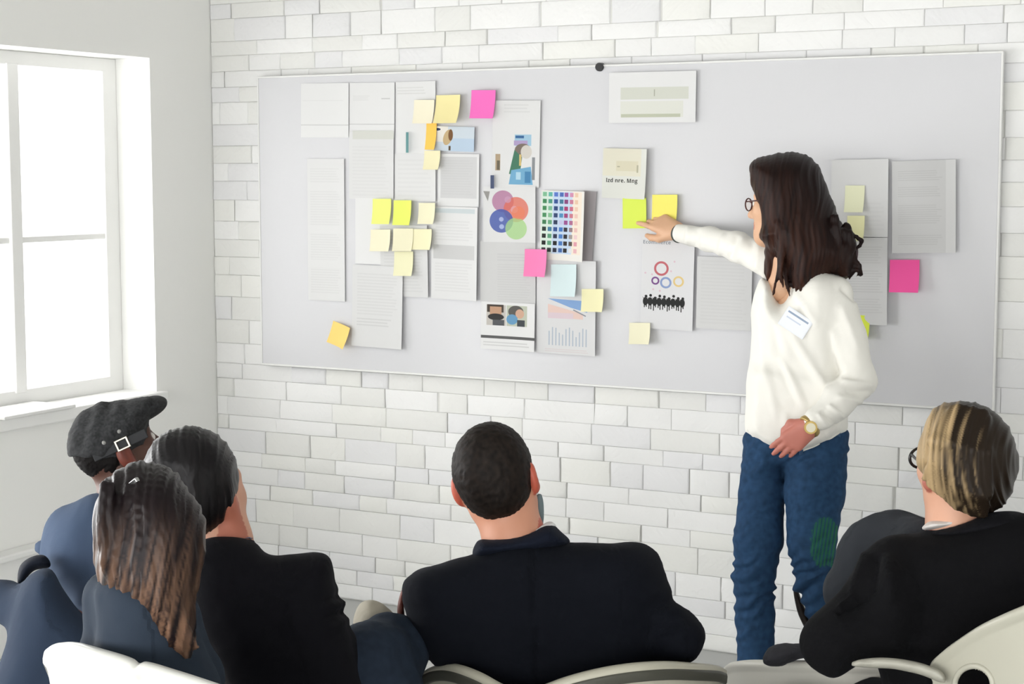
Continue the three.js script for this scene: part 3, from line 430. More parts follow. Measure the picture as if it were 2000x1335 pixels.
// wrist, direction of the hand, back-of-hand normal, side of the thumb, bends of the fingers [index..little] in radians per joint
function handPrims(F, w, dir, nrm, side, bends, s = 1, o = {}) {
  const Z = dir.clone().normalize(), X = nrm.clone().cross(Z).normalize().multiplyScalar(side), N = Z.clone().cross(X).normalize(); if (N.dot(nrm) < 0) N.negate();
  const L = (x, n, z) => w.clone().addScaledVector(X, x * s).addScaledVector(N, n * s).addScaledVector(Z, z * s), base = [[0.028, 0.088], [0.009, 0.092], [-0.01, 0.087], [-0.027, 0.078]], len = [0.07, 0.078, 0.072, 0.056], rad = [0.0092, 0.0095, 0.009, 0.008];
  F.cap(L(0, 0, -0.02), L(0, 0, 0.01), 0.024 * s, 0.025 * s, 0.02);
  base.forEach(([x, z], i) => {
    F.cap(L(x * 0.55, 0, 0.012), L(x, 0, z), 0.018 * s, 0.0115 * s, 0.014);
    let p = L(x, 0, z), a = 0; const fan = (o.fan ?? 0.06) * (1.5 - i);
    [0.45, 0.31, 0.24].forEach((fr, j) => { a += (bends[i][j] ?? bends[i][0]); const d = Z.clone().multiplyScalar(Math.cos(a)).addScaledVector(N, -Math.sin(a)).addScaledVector(X, fan).normalize(), q = p.clone().addScaledVector(d, len[i] * fr * s); F.cap(p, q, rad[i] * (1 - j * 0.08) * s, rad[i] * (0.95 - j * 0.1) * s, 0.004); p = q; });
  });
  const t0 = L(0.02, -0.006, 0.02), t1 = L(0.046, -0.014, 0.05), t2 = L(0.054 - (o.thumbIn ?? 0), -0.02, 0.08), t3 = L(0.052 - (o.thumbIn ?? 0) * 2, -0.026, 0.104);
  F.chain([t0, t1, t2, t3], [0.018 * s, 0.013 * s, 0.0105 * s, 0.0085 * s], 0.008);
}
// strand pattern in the plane the hair hangs in
const strand = (fx, fy, amp, wob = 0) => (x, y, z) => { const [u, v] = px(x, y, z); const w = u + wob * Math.sin(v * 0.06 + u * 0.02) + (x + z) * 60; return amp * (noise(w * fx, v * fy, 3.3) + 0.5 * noise(w * fx * 2.7, v * fy * 1.5, 8.1)); };
const folds = (amp, f, sx = 1, sy = 1, s = 0) => (x, y, z) => amp * (fbm(x * f * sx + s, y * f * sy + s, z * f * sx, 3));
function seated(person, hip, face, o) {
  // pelvis, thighs, shins and shoes of somebody sitting; the feet stand on the floor
  const side = V(-face.z, 0, face.x), T = new Field(0.012), K = [], A = [];
  for (const e of [-1, 1]) {
    const h = hip.clone().addScaledVector(side, e * 0.09), k = hip.clone().addScaledVector(side, e * (o.spread ?? 0.13)).addScaledVector(face, o.thigh ?? 0.4).setY((o.kneeY ?? hip.y + 0.03)), a = k.clone().addScaledVector(face, o.reach ?? 0.03).setY(0.1);
    T.chain([h, k, a], [0.088, 0.066, 0.045], 0.03); K.push(k); A.push(a);
    const S = new Field(0.008), toe = a.clone().addScaledVector(face, 0.13).setY(0.034); S.cap(a.clone().setY(0.045).addScaledVector(face, -0.03), toe, 0.036, 0.033, 0.02).cap(a.clone().setY(0.06), a.clone().setY(0.1), 0.036, 0.035, 0.03).add((x, y, z) => -y, [toe.x - 0.3, -0.2, toe.z - 0.3], [toe.x + 0.3, 0.3, toe.z + 0.3], 0, 2);
    wpart('shoe', S.mesh(), o.shoe, person);
  }
  T.ell(hip, [0.17, 0.1, 0.13], [side, UY, face], 0.05);
  wpart('trousers', T.mesh({ disp: folds(0.012, 9) }), o.trousers, person);
  return { K, A };
}
// the body itself, under the clothes: trunk, arms and legs in one grid, the head in a finer one
function bodyMesh(person, j, headField, color, cell = 0.014, extra = []) {
  const F = new Field(cell); F.chain([j.hip, j.waist, j.chest, j.neck], [0.07, 0.075, 0.08, 0.042].map((q) => q * (j.r ?? 1)), 0.05);
  for (const a of j.arms) F.chain(a, [0.03, 0.024, 0.02], 0.02); for (const l of j.legs ?? []) F.chain(l, [0.05, 0.038, 0.028], 0.03);
  const g = [F.mesh({ color })]; if (headField) g.push(headField.mesh({ color, smooth: 1 })); for (const e of extra) g.push(e.mesh({ color, smooth: 1 }));
  return wpart('body', mergeGeometries(g), skinMat(), person);
}
const rayc = new THREE.Raycaster();
// the point and the normal of a built surface at a place of the photograph
function surf(mesh, x, y) { scene.updateMatrixWorld(true); rayc.set(CP, at(x, y, 1).sub(CP).normalize()); const h = rayc.intersectObject(mesh, false)[0]; return h ? { p: h.point, n: h.face.normal.clone() } : null; }
const basisAt = (p, X, Y, Z) => new THREE.Matrix4().makeBasis(X, Y, Z).setPosition(p);

// ---- the presenter
{
  const D = 5.15, P = (x, y, d = 0) => at(x, y, D + d), base = P(1560, 1400); base.y = 0;
  const who = thing('person', 'standing woman in cream blouse and blue jeans pointing at the whiteboard', 'person', base);
  const jeans = new Field(0.0055);
  jeans.outline([[1462, 835], [1450, 900], [1450, 940], [1490, 955], [1518, 930], [1527, 918], [1536, 940], [1590, 965], [1648, 945], [1654, 900], [1650, 832], [1555, 815]], { D: D + 0.0, Tn: 0.088, Rs: 0.07, tu: -0.35 }, 0.03);
  jeans.chain([P(1490, 900, 0.03), P(1488, 960, 0.03), P(1482, 1050, 0.01), P(1473, 1125, 0.02), P(1474, 1210, 0.04), P(1477, 1300, 0.05), P(1479, 1392, 0.05)], [0.06, 0.069, 0.0745, 0.063, 0.0585, 0.058, 0.058], 0.012);
  jeans.chain([P(1597, 890, -0.03), P(1591, 960, -0.05), P(1585, 1060, -0.06), P(1592, 1130, -0.03), P(1618, 1220, 0.02), P(1640, 1385, 0.06)], [0.082, 0.09, 0.071, 0.06, 0.054, 0.052], 0.012);
  const gu = (x, y, z) => { const [u, v] = px(x, y, z); return u > 1583 && u < 1636 && v > 1010 && v < 1106 && Math.hypot((u - 1612) / 30, (v - 1060) / 52) < 1 ? 0.5 + 0.5 * Math.sin((u + v * 0.15) * 0.9) : 0; };
  wpart('jeans', jeans.mesh({
    disp: (x, y, z) => { const [u, v] = px(x, y, z), k = Math.exp(-(((v - 1150) / 60) ** 2)) + 0.35 * Math.exp(-(((v - 880) / 40) ** 2)) + 0.15; return k * 0.009 * Math.sin(v * 0.23 + u * 0.13 + 5 * noise(u * 0.02, v * 0.02, 1)) * (0.5 + noise(u * 0.015, v * 0.03, 4)) + 0.004 * fbm(x * 14, y * 10, z * 14, 3); },
    color: (x, y, z) => { const w = 0.75 + 0.5 * fbm(x * 60, y * 60, z * 60, 2), a = lin('#2c4a6c'), g = gu(x, y, z), q = lin('#2c6b47'); return [0, 1, 2].map((i) => a[i] * w * (1 - g) + q[i] * g); },
  }), clothMat('#ffffff', 0.85, 0.2, 0.0004), who);
  const loop = (x, y, w, hgt) => { const h = surf(who.getObjectByName('jeans'), x, y); if (h) wpart('belt_loop', new RoundedBoxGeometry(w, hgt, 0.006, 1, 0.002).applyMatrix4(basisAt(h.p, RH, UY, FH.clone().negate())), std('#2c4a6b', 0.85), who); };
  for (const x of [1565, 1610, 1638]) loop(x, 874 - (x - 1565) * 0.35, 0.011, 0.045);
  for (const [x, d] of [[1479, 0.05], [1640, 0.06]]) {
    const S = new Field(0.007), a = P(x, 1385, d).setY(0.07), f = dirOf(-0.85, -0.5), toe = a.clone().addScaledVector(f, 0.14).setY(0.032);
    S.cap(a.clone().setY(0.05).addScaledVector(f, -0.05), toe, 0.036, 0.03, 0.02).cap(a.clone().setY(0.05), a.clone().setY(0.1), 0.034, 0.036, 0.03).add((X, y) => -y, [a.x - 0.3, -0.1, a.z - 0.3], [a.x + 0.3, 0.2, a.z + 0.3], 0, 2);
    wpart('shoe', S.mesh(), std('#3b2a22', 0.5), who);
  }
  const bl = new Field(0.0058);
  bl.outline([[1500, 548], [1485, 545], [1470, 592], [1467, 645], [1465, 705], [1460, 770], [1457, 828], [1466, 850], [1490, 868], [1515, 881], [1545, 888], [1600, 871], [1642, 847], [1652, 828], [1648, 760], [1650, 690], [1654, 630], [1650, 575], [1636, 545], [1612, 528], [1580, 524], [1552, 545], [1536, 572], [1522, 590], [1514, 572], [1508, 550]], { D: D, Tn: 0.115, Tf: 0.115, Rs: 0.1, tu: -0.35, uc: 1560 }, 0.03);
  bl.outline([[1472, 720], [1464, 780], [1460, 830], [1466, 850], [1490, 868], [1515, 881], [1545, 888], [1600, 871], [1640, 848], [1650, 828], [1646, 780], [1640, 740], [1550, 730]], { D: D, Tn: 0.122, Tf: 0.12, Rs: 0.03, tu: -0.35, uc: 1560, ex: 2.4 }, 0.03);
  bl.chain([P(1634, 572, -0.06), P(1660, 660, -0.11), P(1680, 742, -0.15), P(1638, 786, -0.2), P(1592, 824, -0.235)], [0.05, 0.047, 0.045, 0.041, 0.037], 0.025);
  bl.chain([P(1505, 512, 0.1), P(1440, 482, 0.28), P(1384, 466, 0.43), P(1328, 455, 0.585)], [0.052, 0.043, 0.038, 0.033], 0.025);
  const crease = (u, v, x0, y0, x1, y1, w) => { const dx = x1 - x0, dy = y1 - y0, t = Math.max(0, Math.min(1, ((u - x0) * dx + (v - y0) * dy) / (dx * dx + dy * dy))), d = Math.hypot(u - x0 - dx * t, v - y0 - dy * t); return Math.exp(-d * d / (w * w)) * Math.sin(Math.PI * Math.min(1, t * 4, (1 - t) * 4) / 2); };
  const CR = [[1540, 640, 1620, 770, 9, 1], [1520, 690, 1575, 800, 8, 1], [1500, 610, 1545, 770, 10, -0.7], [1490, 690, 1520, 830, 9, 0.7], [1480, 590, 1492, 760, 8, 0.6], [1545, 560, 1600, 640, 9, 0.6], [1640, 560, 1676, 590, 6, -1], [1625, 640, 1650, 730, 8, 0.8], [1640, 590, 1680, 690, 8, 0.6], [1640, 745, 1708, 752, 6, 1], [1650, 765, 1705, 765, 5, -0.8], [1630, 775, 1690, 785, 6, 0.8], [1615, 790, 1650, 815, 5, 1], [1605, 800, 1632, 828, 4, -0.9], [1596, 806, 1618, 836, 4, 0.8],
    [1345, 440, 1342, 478, 5, 0.8], [1362, 445, 1358, 482, 5, -0.6], [1415, 455, 1405, 500, 6, 0.8], [1440, 460, 1425, 508, 6, -0.8], [1455, 462, 1440, 515, 6, 0.9], [1470, 468, 1462, 520, 6, -0.7], [1484, 480, 1478, 530, 5, 0.7], [1530, 800, 1550, 870, 8, 0.6], [1575, 840, 1620, 850, 6, -0.7]];
  const shirt = wpart('blouse', bl.mesh({ disp: (x, y, z) => { const [u, v] = px(x, y, z); let s = 0.009 * fbm(u * 0.018, v * 0.012, z * 4, 3); for (const [a, b, c, d, w, k] of CR) s += 0.0095 * k * crease(u, v, a, b, c, d, w); return s; } }), clothMat('#efede6', 0.85, 0.1, 0.0003), who);
  // shirt hem, cuffs, collar facings and front placket
  const hem = []; for (const [x, y] of [[1460, 842], [1478, 860], [1500, 875], [1522, 884], [1545, 887], [1575, 880], [1605, 868], [1640, 846]]) { const h = surf(shirt, x, y - 3); if (h) hem.push(h.p.clone().addScaledVector(FW, -0.001)); }
  if (hem.length > 4) wpart('hem', tube(hem, 0.004, 50, 8), std('#e9e6de', 0.9), shirt);
  // skin: head, neck, hands
  const hc = P(1533, 397, 0), B = axes(dirOf(-0.86, 0.5, -0.02), UY.clone().addScaledVector(RH, 0.12)), HF = new Field(0.004), L = headPrims(HF, hc, B, 1);
  HF.chain([P(1545, 425, 0), P(1542, 490, 0.0), P(1528, 560, 0.0)], [0.05, 0.046, 0.044], 0.03);
  HF.outline([[1505, 540], [1512, 500], [1540, 500], [1590, 540], [1548, 565], [1526, 588], [1513, 566]], { D: D + 0.02, Tn: 0.06, Tf: 0.085, Rs: 0.08, tu: -0.35, uc: 1560 }, 0.03);
  const w1 = P(1324, 453, 0.59), tip = P(1236, 408, 0.705), H1 = new Field(0.0035); handPrims(H1, w1, tip.clone().sub(w1), FW.clone().negate().addScaledVector(UY, 0.35), 1, [[0.05, 0.15, 0.1], [0.35, 0.7, 0.4], [0.5, 0.8, 0.5], [0.6, 0.8, 0.5]], 1.0, { fan: 0.05 });
  const w2 = P(1586, 829, -0.235), H2 = new Field(0.0035); handPrims(H2, w2, P(1520, 886, -0.2).sub(w2), FW.clone().negate().addScaledVector(UY, 0.2), -1, [[0.25, 0.3, 0.2], [0.25, 0.35, 0.2], [0.3, 0.35, 0.2], [0.35, 0.35, 0.2]], 0.93, { fan: 0.03, thumbIn: 0.012 });
  const skin = headColor(hc, B, 1, '#d9ac8b', '#b5605a');
  bodyMesh(who, { r: 0.8, hip: P(1555, 850), waist: P(1555, 760), chest: P(1560, 630), neck: P(1545, 520), arms: [[P(1640, 575, -0.06), P(1680, 742, -0.15), P(1590, 826, -0.235)], [P(1505, 512, 0.1), P(1410, 474, 0.36), P(1326, 455, 0.588)]], legs: [[P(1495, 890, 0.02), P(1478, 1090, 0.01), P(1479, 1385, 0.05)], [P(1590, 900, -0.03), P(1588, 1090, -0.03), P(1640, 1380, 0.06)]] }, HF, skin, 0.014, [H1, H2]);
  eyes(who, L, '#4a3524');
  // hair: a mass with waves and loose curls at its ends
  const hair = new Field(0.004);
  hair.outline([[1464, 332], [1471, 314], [1500, 303], [1522, 299], [1548, 296], [1575, 303], [1596, 320], [1612, 355], [1626, 392], [1641, 430], [1656, 456], [1672, 470], [1675, 500], [1666, 530], [1652, 546], [1632, 536], [1610, 542], [1594, 560], [1574, 574], [1558, 576], [1543, 558], [1530, 528], [1512, 498], [1496, 478], [1482, 462], [1487, 440], [1483, 410], [1470, 370]], { D: D + 0.005, Tn: 0.108, Tf: 0.1, Rs: 0.085, tv: -0.1, vc: 400 }, 0.012);
  hair.outline([[1498, 478], [1520, 486], [1521, 520], [1512, 548], [1499, 545], [1492, 520]], { D: D + 0.02, Tn: 0.035, Rs: 0.02 }, 0.015);
  const curl = (pts, r0, r1, d0, amp, turns) => { const a = pts.map(([x, y]) => P(x, y, d0)); const c = new THREE.CatmullRomCurve3(a), N = 18, q = [], rs = []; for (let i = 0; i <= N; i++) { const t = i / N, p = c.getPoint(t), A = t * turns * 6.283; p.addScaledVector(RH, amp * t * Math.sin(A)).addScaledVector(FH, amp * t * Math.cos(A)); q.push(p); rs.push(r0 + (r1 - r0) * t); } hair.chain(q, rs, 0.005); };
  for (let i = 0; i < 26; i++) { const x = 1525 + i * 5.6 + rr(-5, 5), top = 430 + rr(-20, 30), end = x < 1570 ? rr(560, 578) : x < 1620 ? rr(528, 560) : rr(505, 542); curl([[x - 8, top], [x - 2, (top + end) / 2], [x + rr(-8, 6), end]], 0.013, 0.0035, -0.045 - rr(0, 0.05), rr(0.005, 0.011), rr(0.7, 1.5)); }
  for (const [x0, y0, x1, y1, x2, y2] of [[1650, 455, 1684, 470, 1668, 490], [1655, 500, 1680, 520, 1672, 540], [1600, 520, 1594, 545, 1612, 545], [1560, 540, 1545, 556, 1560, 574], [1665, 480, 1672, 512, 1658, 545], [1630, 500, 1655, 535, 1640, 540], [1660, 530, 1682, 530, 1678, 538]]) hair.chain([P(x0, y0, -0.05), P((x0 + x1) / 2, (y0 + y1) / 2 - 3, -0.06), P(x1, y1, -0.06), P((x1 + x2) / 2 + 3, (y1 + y2) / 2, -0.055), P(x2, y2, -0.05)], [0.009, 0.007, 0.006, 0.005, 0.003], 0.004);
  for (const [x, y, e] of [[1498, 490, 546], [1506, 486, 552], [1514, 492, 548]]) curl([[x, y], [x + 4, (y + e) / 2], [x - 3, e]], 0.01, 0.004, 0.02, 0.008, 1.2);
  const stp = strand(0.13, 0.007, 0.0042, 3), d1 = lin('#1b1110'), d2 = lin('#4d2d20');
  wpart('hair', hair.mesh({ smooth: 1, disp: stp, color: (x, y, z) => { const [u, v] = px(x, y, z), t = Math.max(0, Math.min(1, (v - 330) / 260 + (1560 - u) / 220)) * 0.8, n = 0.5 + noise(u * 0.15 + 0.8 * Math.sin(v * 0.05), v * 0.01, 2); return d1.map((c, i) => c + (d2[i] - c) * Math.max(0, t * n)); } }), hairMat(0.46), who);
  // spectacles
  const gm = std('#4a1f1c', 0.35), gl = who, rim = (e) => { const c = L(e * 0.032, -0.004, 0.104), g = new THREE.TorusGeometry(0.022, 0.0022, 8, 28).scale(1.15, 0.85, 1).applyMatrix4(basisAt(c, B[0], B[1], B[2])); return g; };
  const temple = (e) => tube([L(e * 0.057, 0.004, 0.1), L(e * 0.074, 0.006, 0.05), L(e * 0.083, 0.004, 0.0)], 0.002, 12, 6);
  const sp = wpart('spectacles', mergeGeometries([rim(-1), rim(1), temple(-1), temple(1), tube([L(-0.008, 0.004, 0.108), L(0, 0.007, 0.112), L(0.008, 0.004, 0.108)], 0.002, 8, 6)]), gm, gl, 'thin dark red spectacles');
  for (const e of [-1, 1]) wpart('lens', new THREE.CircleGeometry(0.021, 24).scale(1.15, 0.85, 1).applyMatrix4(basisAt(L(e * 0.032, -0.004, 0.104), B[0], B[1], B[2])), M.glass, sp);
  // name badge
  const hb = surf(shirt, 1555, 630);
  if (hb) {
    const n = FW.clone().negate().addScaledVector(RH, -0.35).normalize(), X = dirOf(0.82, 0, -0.5), Y = n.clone().cross(X).normalize(), X2 = Y.clone().cross(n).normalize();
    const card = canvasTex(200, 140, (g) => { g.fillStyle = '#eef1f6'; g.fillRect(0, 0, 200, 140); g.fillStyle = '#8fa0b8'; g.fillRect(10, 18, 170, 14); g.fillStyle = '#c9d2e2'; g.fillRect(20, 60, 120, 10); });
    const bd = wpart('name_badge', new RoundedBoxGeometry(0.088, 0.062, 0.002, 1, 0.001).applyMatrix4(basisAt(hb.p.clone().addScaledVector(n, 0.008), X2, Y, n)), std('#e9edf3', 0.4), who, 'white name badge with a blue stripe');
    wpart('badge_print', new THREE.PlaneGeometry(0.082, 0.056).applyMatrix4(basisAt(hb.p.clone().addScaledVector(n, 0.0095), X2, Y, n)), std('#ffffff', 0.5, { map: card }), bd);
  }
  wpart('bag_strap', (() => { const F = new Field(0.005); F.outline([[1549, 1150], [1557, 1148], [1566, 1172], [1578, 1200], [1590, 1230], [1600, 1260], [1580, 1240], [1566, 1215], [1556, 1190]], { D: D + 0.06, Tn: 0.02, Rs: 0.01 }, 0.005); return F.mesh({ smooth: 1 }); })(), std('#2a201b', 0.6), who, 'dark brown strap behind the leg');
  // wrist watch and bracelet
  const wc = P(1581, 832, -0.235), wd = P(1620, 800, -0.21).sub(P(1581, 832, -0.235)).normalize(), q = new THREE.Quaternion().setFromUnitVectors(V(0, 0, 1), wd);
  const watch = wpart('wrist_watch', new THREE.TorusGeometry(0.0305, 0.006, 8, 32).scale(1, 1, 1.6).applyQuaternion(q).translate(wc.x, wc.y, wc.z), std('#b39a62', 0.35, { metalness: 0.7 }), who, 'gold wrist watch with a cream dial');
  const wn = FW.clone().negate().addScaledVector(wd, -0.1).normalize(), wq = new THREE.Quaternion().setFromUnitVectors(V(0, 1, 0), wn), cen = wc.clone().addScaledVector(wn, 0.034);
  wpart('watch_case', new THREE.CylinderGeometry(0.0185, 0.0195, 0.01, 28).applyQuaternion(wq).translate(cen.x, cen.y, cen.z), std('#c9ae6b', 0.3, { metalness: 0.8 }), watch);
  const dc = cen.clone().addScaledVector(wn, 0.0055); wpart('watch_dial', new THREE.CylinderGeometry(0.0135, 0.0135, 0.002, 24).applyQuaternion(wq).translate(dc.x, dc.y, dc.z), std('#efe8cf', 0.4), watch);
  const bq = new THREE.Quaternion().setFromUnitVectors(V(0, 0, 1), w1.clone().sub(P(1384, 466, 0.43)).normalize());
  const bc = P(1326, 457, 0.585); wpart('bracelet', new THREE.TorusGeometry(0.0285, 0.0035, 8, 32).applyQuaternion(bq).translate(bc.x, bc.y + 0.002, bc.z), std('#3d4440', 0.5), who, 'dark bracelet');
}

// ---- man in the middle, navy suit, seen from behind
{
  const D = 3.4, P = (x, y, d = 0) => at(x, y, D + d), hip = P(1050, 1440, -0.02).setY(0.5), face = V(-0.12, 0, -1).normalize(), base = hip.clone().setY(0);
  const who = thing('person', 'seated man with cropped dark hair and navy suit, seen from behind', 'person', base);
  const navy = '#0b0e16', J = new Field(0.008);
  J.outline([[935, 1078], [880, 1094], [820, 1112], [793, 1130], [785, 1150], [788, 1180], [802, 1225], [822, 1268], [850, 1302], [885, 1330], [930, 1400], [960, 1470], [1200, 1470], [1262, 1380], [1292, 1290], [1302, 1220], [1303, 1165], [1296, 1125], [1284, 1090], [1262, 1070], [1225, 1061], [1160, 1058], [1108, 1058], [1060, 1052], [990, 1056]], { D, Tn: 0.115, Tf: 0.12, Rs: 0.12, uc: 1045, tu: 0.12, tv: 0.12, ex: 2.2 }, 0.03);
  J.chain([P(1236, 1118, 0.02), P(1262, 1182, 0.0), P(1324, 1246, -0.04), P(1240, 1275, 0.27)], [0.055, 0.045, 0.045, 0.034], 0.03);
  J.chain([P(842, 1160, 0.03), P(850, 1240, 0.1), P(960, 1300, 0.36)], [0.055, 0.046, 0.034], 0.03);
  J.cap(P(1346, 1206, -0.02), P(1352, 1240, -0.03), 0.012, 0.02, 0.02);
  const jk = wpart('jacket', J.mesh({ disp: (x, y, z) => { const [u, v] = px(x, y, z); return 0.006 * fbm(u * 0.008, v * 0.02, 2, 3) + 0.005 * Math.exp(-(((u - 1045 - (v - 1100) * 0.02) / 5) ** 2)) * -0.6 + 0.005 * Math.sin(v * 0.12 + u * 0.05) * Math.exp(-(((u - 1300) / 40) ** 2) - (((v - 1200) / 50) ** 2)); } }), clothMat(navy, 0.88, 0.25), who);
  const C = new Field(0.005);
  C.outline([[932, 1056], [960, 1052], [1000, 1046], [1035, 1036], [1062, 1025], [1080, 1024], [1094, 1036], [1114, 1060], [1070, 1078], [1010, 1086], [928, 1090]], { D: D - 0.02, Tn: 0.085, Tf: 0.09, Rs: 0.025, uc: 1010, tu: 0.1 }, 0.01);
  C.cap(P(1000, 960, 0.005), P(1014, 1075, 0.0), 0.058, 0.064, 0.01, 1);
  wpart('jacket_collar', C.mesh({ smooth: 1 }), clothMat('#131825', 0.88, 0.25), jk);
  const S = new Field(0.004);
  S.outline([[1000, 1048], [1030, 1034], [1060, 1021], [1078, 1018], [1086, 1030], [1060, 1044], [1010, 1060], [940, 1062], [938, 1054]], { D, Tn: 0.066, Tf: 0.075, Rs: 0.02 }, 0.01).cap(P(1000, 960, 0.0), P(1012, 1075, 0.0), 0.055, 0.06, 0.006, 1);
  wpart('shirt_collar', S.mesh({ smooth: 1 }), std('#e9e9ea', 0.8), who, 'white shirt collar');
  wpart('bag_strap', (() => { const F = new Field(0.004); F.outline([[796, 1136], [784, 1152], [776, 1185], [778, 1212], [788, 1230], [802, 1240], [806, 1256], [798, 1232], [791, 1205], [789, 1170]], { D: D + 0.05, Tn: 0.022, Rs: 0.01 }, 0.005); return F.mesh({ smooth: 1 }); })(), std('#6e3a30', 0.55), who, 'reddish brown strap at his side');
  wpart('collar_tip', (() => { const F = new Field(0.004); F.outline([[1044, 972], [1056, 962], [1062, 985], [1061, 1024], [1050, 1040], [1020, 1044], [1012, 1030], [1036, 1000]], { D: D + 0.045, Tn: 0.012, Rs: 0.006 }, 0.005); return F.mesh({ smooth: 1 }); })(), std('#6f7f84', 0.8), who, 'grey upturned collar tip');
  const { K, A } = seated(who, hip, face, { trousers: clothMat(navy), shoe: std('#15120f', 0.35) });
  const hs = 0.93, hc = P(968, 935, 0.0), B = axes(dirOf(0.2, 0.97, 0.12), UY.clone().addScaledVector(RH, -0.22)), HF = new Field(0.0035), L = headPrims(HF, hc, B, hs);
  HF.chain([P(975, 970, 0.01), P(1006, 1055, -0.005), P(1020, 1110, -0.01)], [0.058, 0.057, 0.085], 0.03);
  const hands = [P(1240, 1275, 0.27), P(960, 1300, 0.36)].map((w, i) => { const e = i ? -1 : 1, F = new Field(0.004); handPrims(F, w, face.clone().addScaledVector(RH, -e * 0.8).addScaledVector(UY, -0.2), UY, e > 0 ? 1 : -1, [[0.3, 0.4, 0.3], [0.3, 0.4, 0.3], [0.3, 0.4, 0.3], [0.35, 0.4, 0.3]], 1); return [w, F]; });
  const skc = headColor(hc, B, hs, '#c98f74', '#b3402c');
  bodyMesh(who, { r: 0.85, hip, waist: P(1050, 1350), chest: P(1040, 1220), neck: P(1015, 1090), arms: [[P(1240, 1120), P(1322, 1246, -0.04), hands[0][0]], [P(842, 1160, 0.03), P(850, 1240, 0.1), hands[1][0]]], legs: [0, 1].map((i) => [hip, K[i], A[i]]) }, HF, skc, 0.014, hands.map((h) => h[1]));
  eyes(who, L);
  const hair = new Field(0.0045);
  hair.outline([[884, 925], [886, 895], [897, 865], [918, 840], [945, 827], [970, 825], [997, 835], [1018, 854], [1033, 882], [1039, 912], [1040, 945], [1034, 972], [1022, 995], [1004, 1012], [982, 1019], [955, 1019], [930, 1006], [912, 988], [899, 965], [889, 945]], { D: D + 0.0, Tn: 0.1, Tf: 0.05, Rs: 0.07, ex: 2.4 }, 0.01); scalp(hair, L, B, hs, 0.004); freeFace(hair, L, B, hs);
  wpart('hair', hair.mesh({ smooth: 1, disp: (x, y, z) => 0.0016 * noise(x * 210, y * 150, z * 210) + 0.0012 * noise(x * 90, y * 70, z * 90), color: (x, y, z) => { const n = 0.5 + noise(x * 120, y * 90, z * 120); const a = lin('#120e0c'), b = lin('#221b17'); return a.map((c, i) => c + (b[i] - c) * n); } }), hairMat(0.6), who, 'closely cropped dark hair');
}

